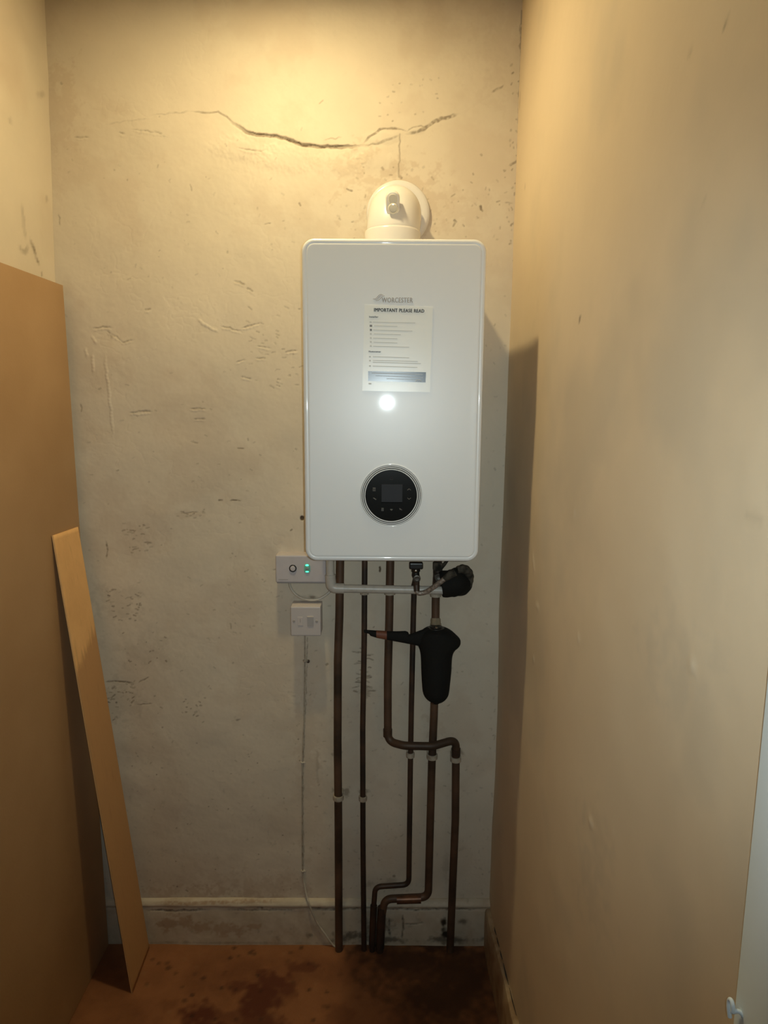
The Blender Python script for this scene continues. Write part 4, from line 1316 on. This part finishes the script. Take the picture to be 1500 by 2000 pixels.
# ================================================================== TIMBER AGAINST THE LEFT WALL
ptop = PY(125, 558, -0.012)
pbot = PZ(211, 1848, 0.0)
xb_t, xb_b, zt = ptop[0], pbot[0], ptop[2]
brd = MB()
ln = math.hypot(xb_t - xb_b, zt)
nx_, nz_ = zt / ln, -(xb_t - xb_b) / ln      # normal towards the room (x, z)
tk = 0.006
Ybk, Yfr = -0.018, -1.22
rings = []
for (off, ins) in ((-tk, 0.0005), (-0.0006, 0.0), (0.0, 0.0007)):
    r_ = []
    for (yy, t) in ((Ybk, 0.0), (Ybk, 1.0), (Yfr, 1.0), (Yfr, 0.0)):
        x = xb_b + (xb_t - xb_b) * t
        z = zt * t
        x += nx_ * off
        z += nz_ * off
        yy2 = yy + (ins if yy == Yfr else -ins)
        r_.append((x, yy2, z + (ins if t == 0 else -ins) + (0.0015 if t == 0 else 0)))
    rings.append(r_)
brd.rings(rings)
tag(brd.build('hardboard_sheet', M['hardboard'], smooth=0, loc=(xb_b, -0.6, 0.0)), 'tall brown hardboard sheet leaning against the left wall', 'board')

# narrow plank leaning on the sheet
A = PZ(259, 1940, 0.0)
B = PZ(292, 1852, 0.0)


def board_x(z):
    return xb_b + (xb_t - xb_b) * z / zt


def on_board(px, py, extra):
    # point on the plane parallel to the sheet, 'extra' in front of it
    n_ = np.array([nx_, 0, nz_])
    p = np.array([xb_b, 0, 0]) + n_ * extra
    return plane_pt(px, py, n_, n_ @ p)


Cc, Dd = on_board(104, 1046, 0.0055), on_board(152.5, 1029, 0.0055)
pw = (B - A)
S = Sheet(0, 1, 0, 1, 0.01, lambda a_, b_: (a_, b_))
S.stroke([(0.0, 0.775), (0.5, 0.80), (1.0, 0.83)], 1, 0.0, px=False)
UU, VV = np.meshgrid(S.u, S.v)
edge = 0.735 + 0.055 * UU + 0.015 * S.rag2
S.ch['s'] = np.clip((edge - VV) / 0.02, 0, 1) * 0.9  # lower part toned darker, below a slanting edge
S.ch['d'] = np.clip(S.rag2 - 0.33, 0, 1) * 0.5
nrm = np.cross(Dd - Cc, A - Cc)
nrm /= np.linalg.norm(nrm)
if nrm[0] < 0:
    nrm = -nrm


def plank_pos(U, V):
    bot = A[None, :] + np.outer(np.ravel(U), (B - A))
    top = Cc[None, :] + np.outer(np.ravel(U), (Dd - Cc))
    v = np.ravel(V)[:, None]
    p = bot * (1 - v) + top * v
    p = p.reshape(np.shape(U) + (3,))
    return p[..., 0], p[..., 1], p[..., 2]


pk = S.build('timber_plank', M['plank'], plank_pos, tuple(nrm), 0.004)
tag(pk, 'narrow raw timber plank leaning against the brown hardboard sheet', 'plank')

# ================================================================== LIGHTS
LX, LYY = -0.24, -0.44
lamp = thing('ceiling_downlight', 'round white ceiling downlight with a warm glowing lens', 'lamp', (LX, LYY, ZTOP))
MB().lathe([(0.040, 0.002), (0.056, 0.002), (0.056, -0.004), (0.050, -0.009), (0.042, -0.010), (0.038, -0.006), (0.037, 0.002)], (LX, LYY, ZTOP), (0, 0, 1), 40, False, False).build('bezel', M['lamp_white'], lamp)
MB().lathe([(0.0375, 0.001), (0.0375, -0.0100), (0.001, -0.0102)], (LX, LYY, ZTOP), (0, 0, 1), 40).build('lens', M['globe'], lamp, smooth=60)

fl_ = bpy.data.lights.new('phone_flash', 'SPOT')
fl_.energy = FLASH
fl_.color = (0.83, 0.97, 1.0)
fl_.spot_size = math.radians(92)
fl_.spot_blend = 1.0
fl_.shadow_soft_size = 0.006
fo = bpy.data.objects.new('phone_flash', fl_)
COL.objects.link(fo)
fo.location = tuple(CAM + np.array([0.018, 0.0, 0.004]))
fo.rotation_euler = Matrix((RT, UP, -FW)).transposed().to_euler()

w = bpy.data.worlds.new('dark_hall')
w.use_nodes = True
w.node_tree.nodes['Background'].inputs['Color'].default_value = (0.02, 0.018, 0.014, 1)
SC.world = w

# ================================================================== CAMERA / VIEW
cd = bpy.data.cameras.new('camera')
cd.sensor_fit = 'VERTICAL'
cd.sensor_height = 36.0
cd.lens = F / 2000.0 * 36.0
cd.clip_start = 0.02
co = bpy.data.objects.new('camera', cd)
COL.objects.link(co)
co.matrix_world = Matrix.Translation(Vector(CAM)) @ Matrix((RT, UP, -FW)).transposed().to_4x4()
SC.camera = co
vs_ = SC.view_settings
SC.display_settings.display_device = 'sRGB'
vs_.view_transform = 'Standard'
vs_.look = 'None'
vs_.gamma = 1.0
vs_.use_curve_mapping = False
vs_.exposure = 0.0
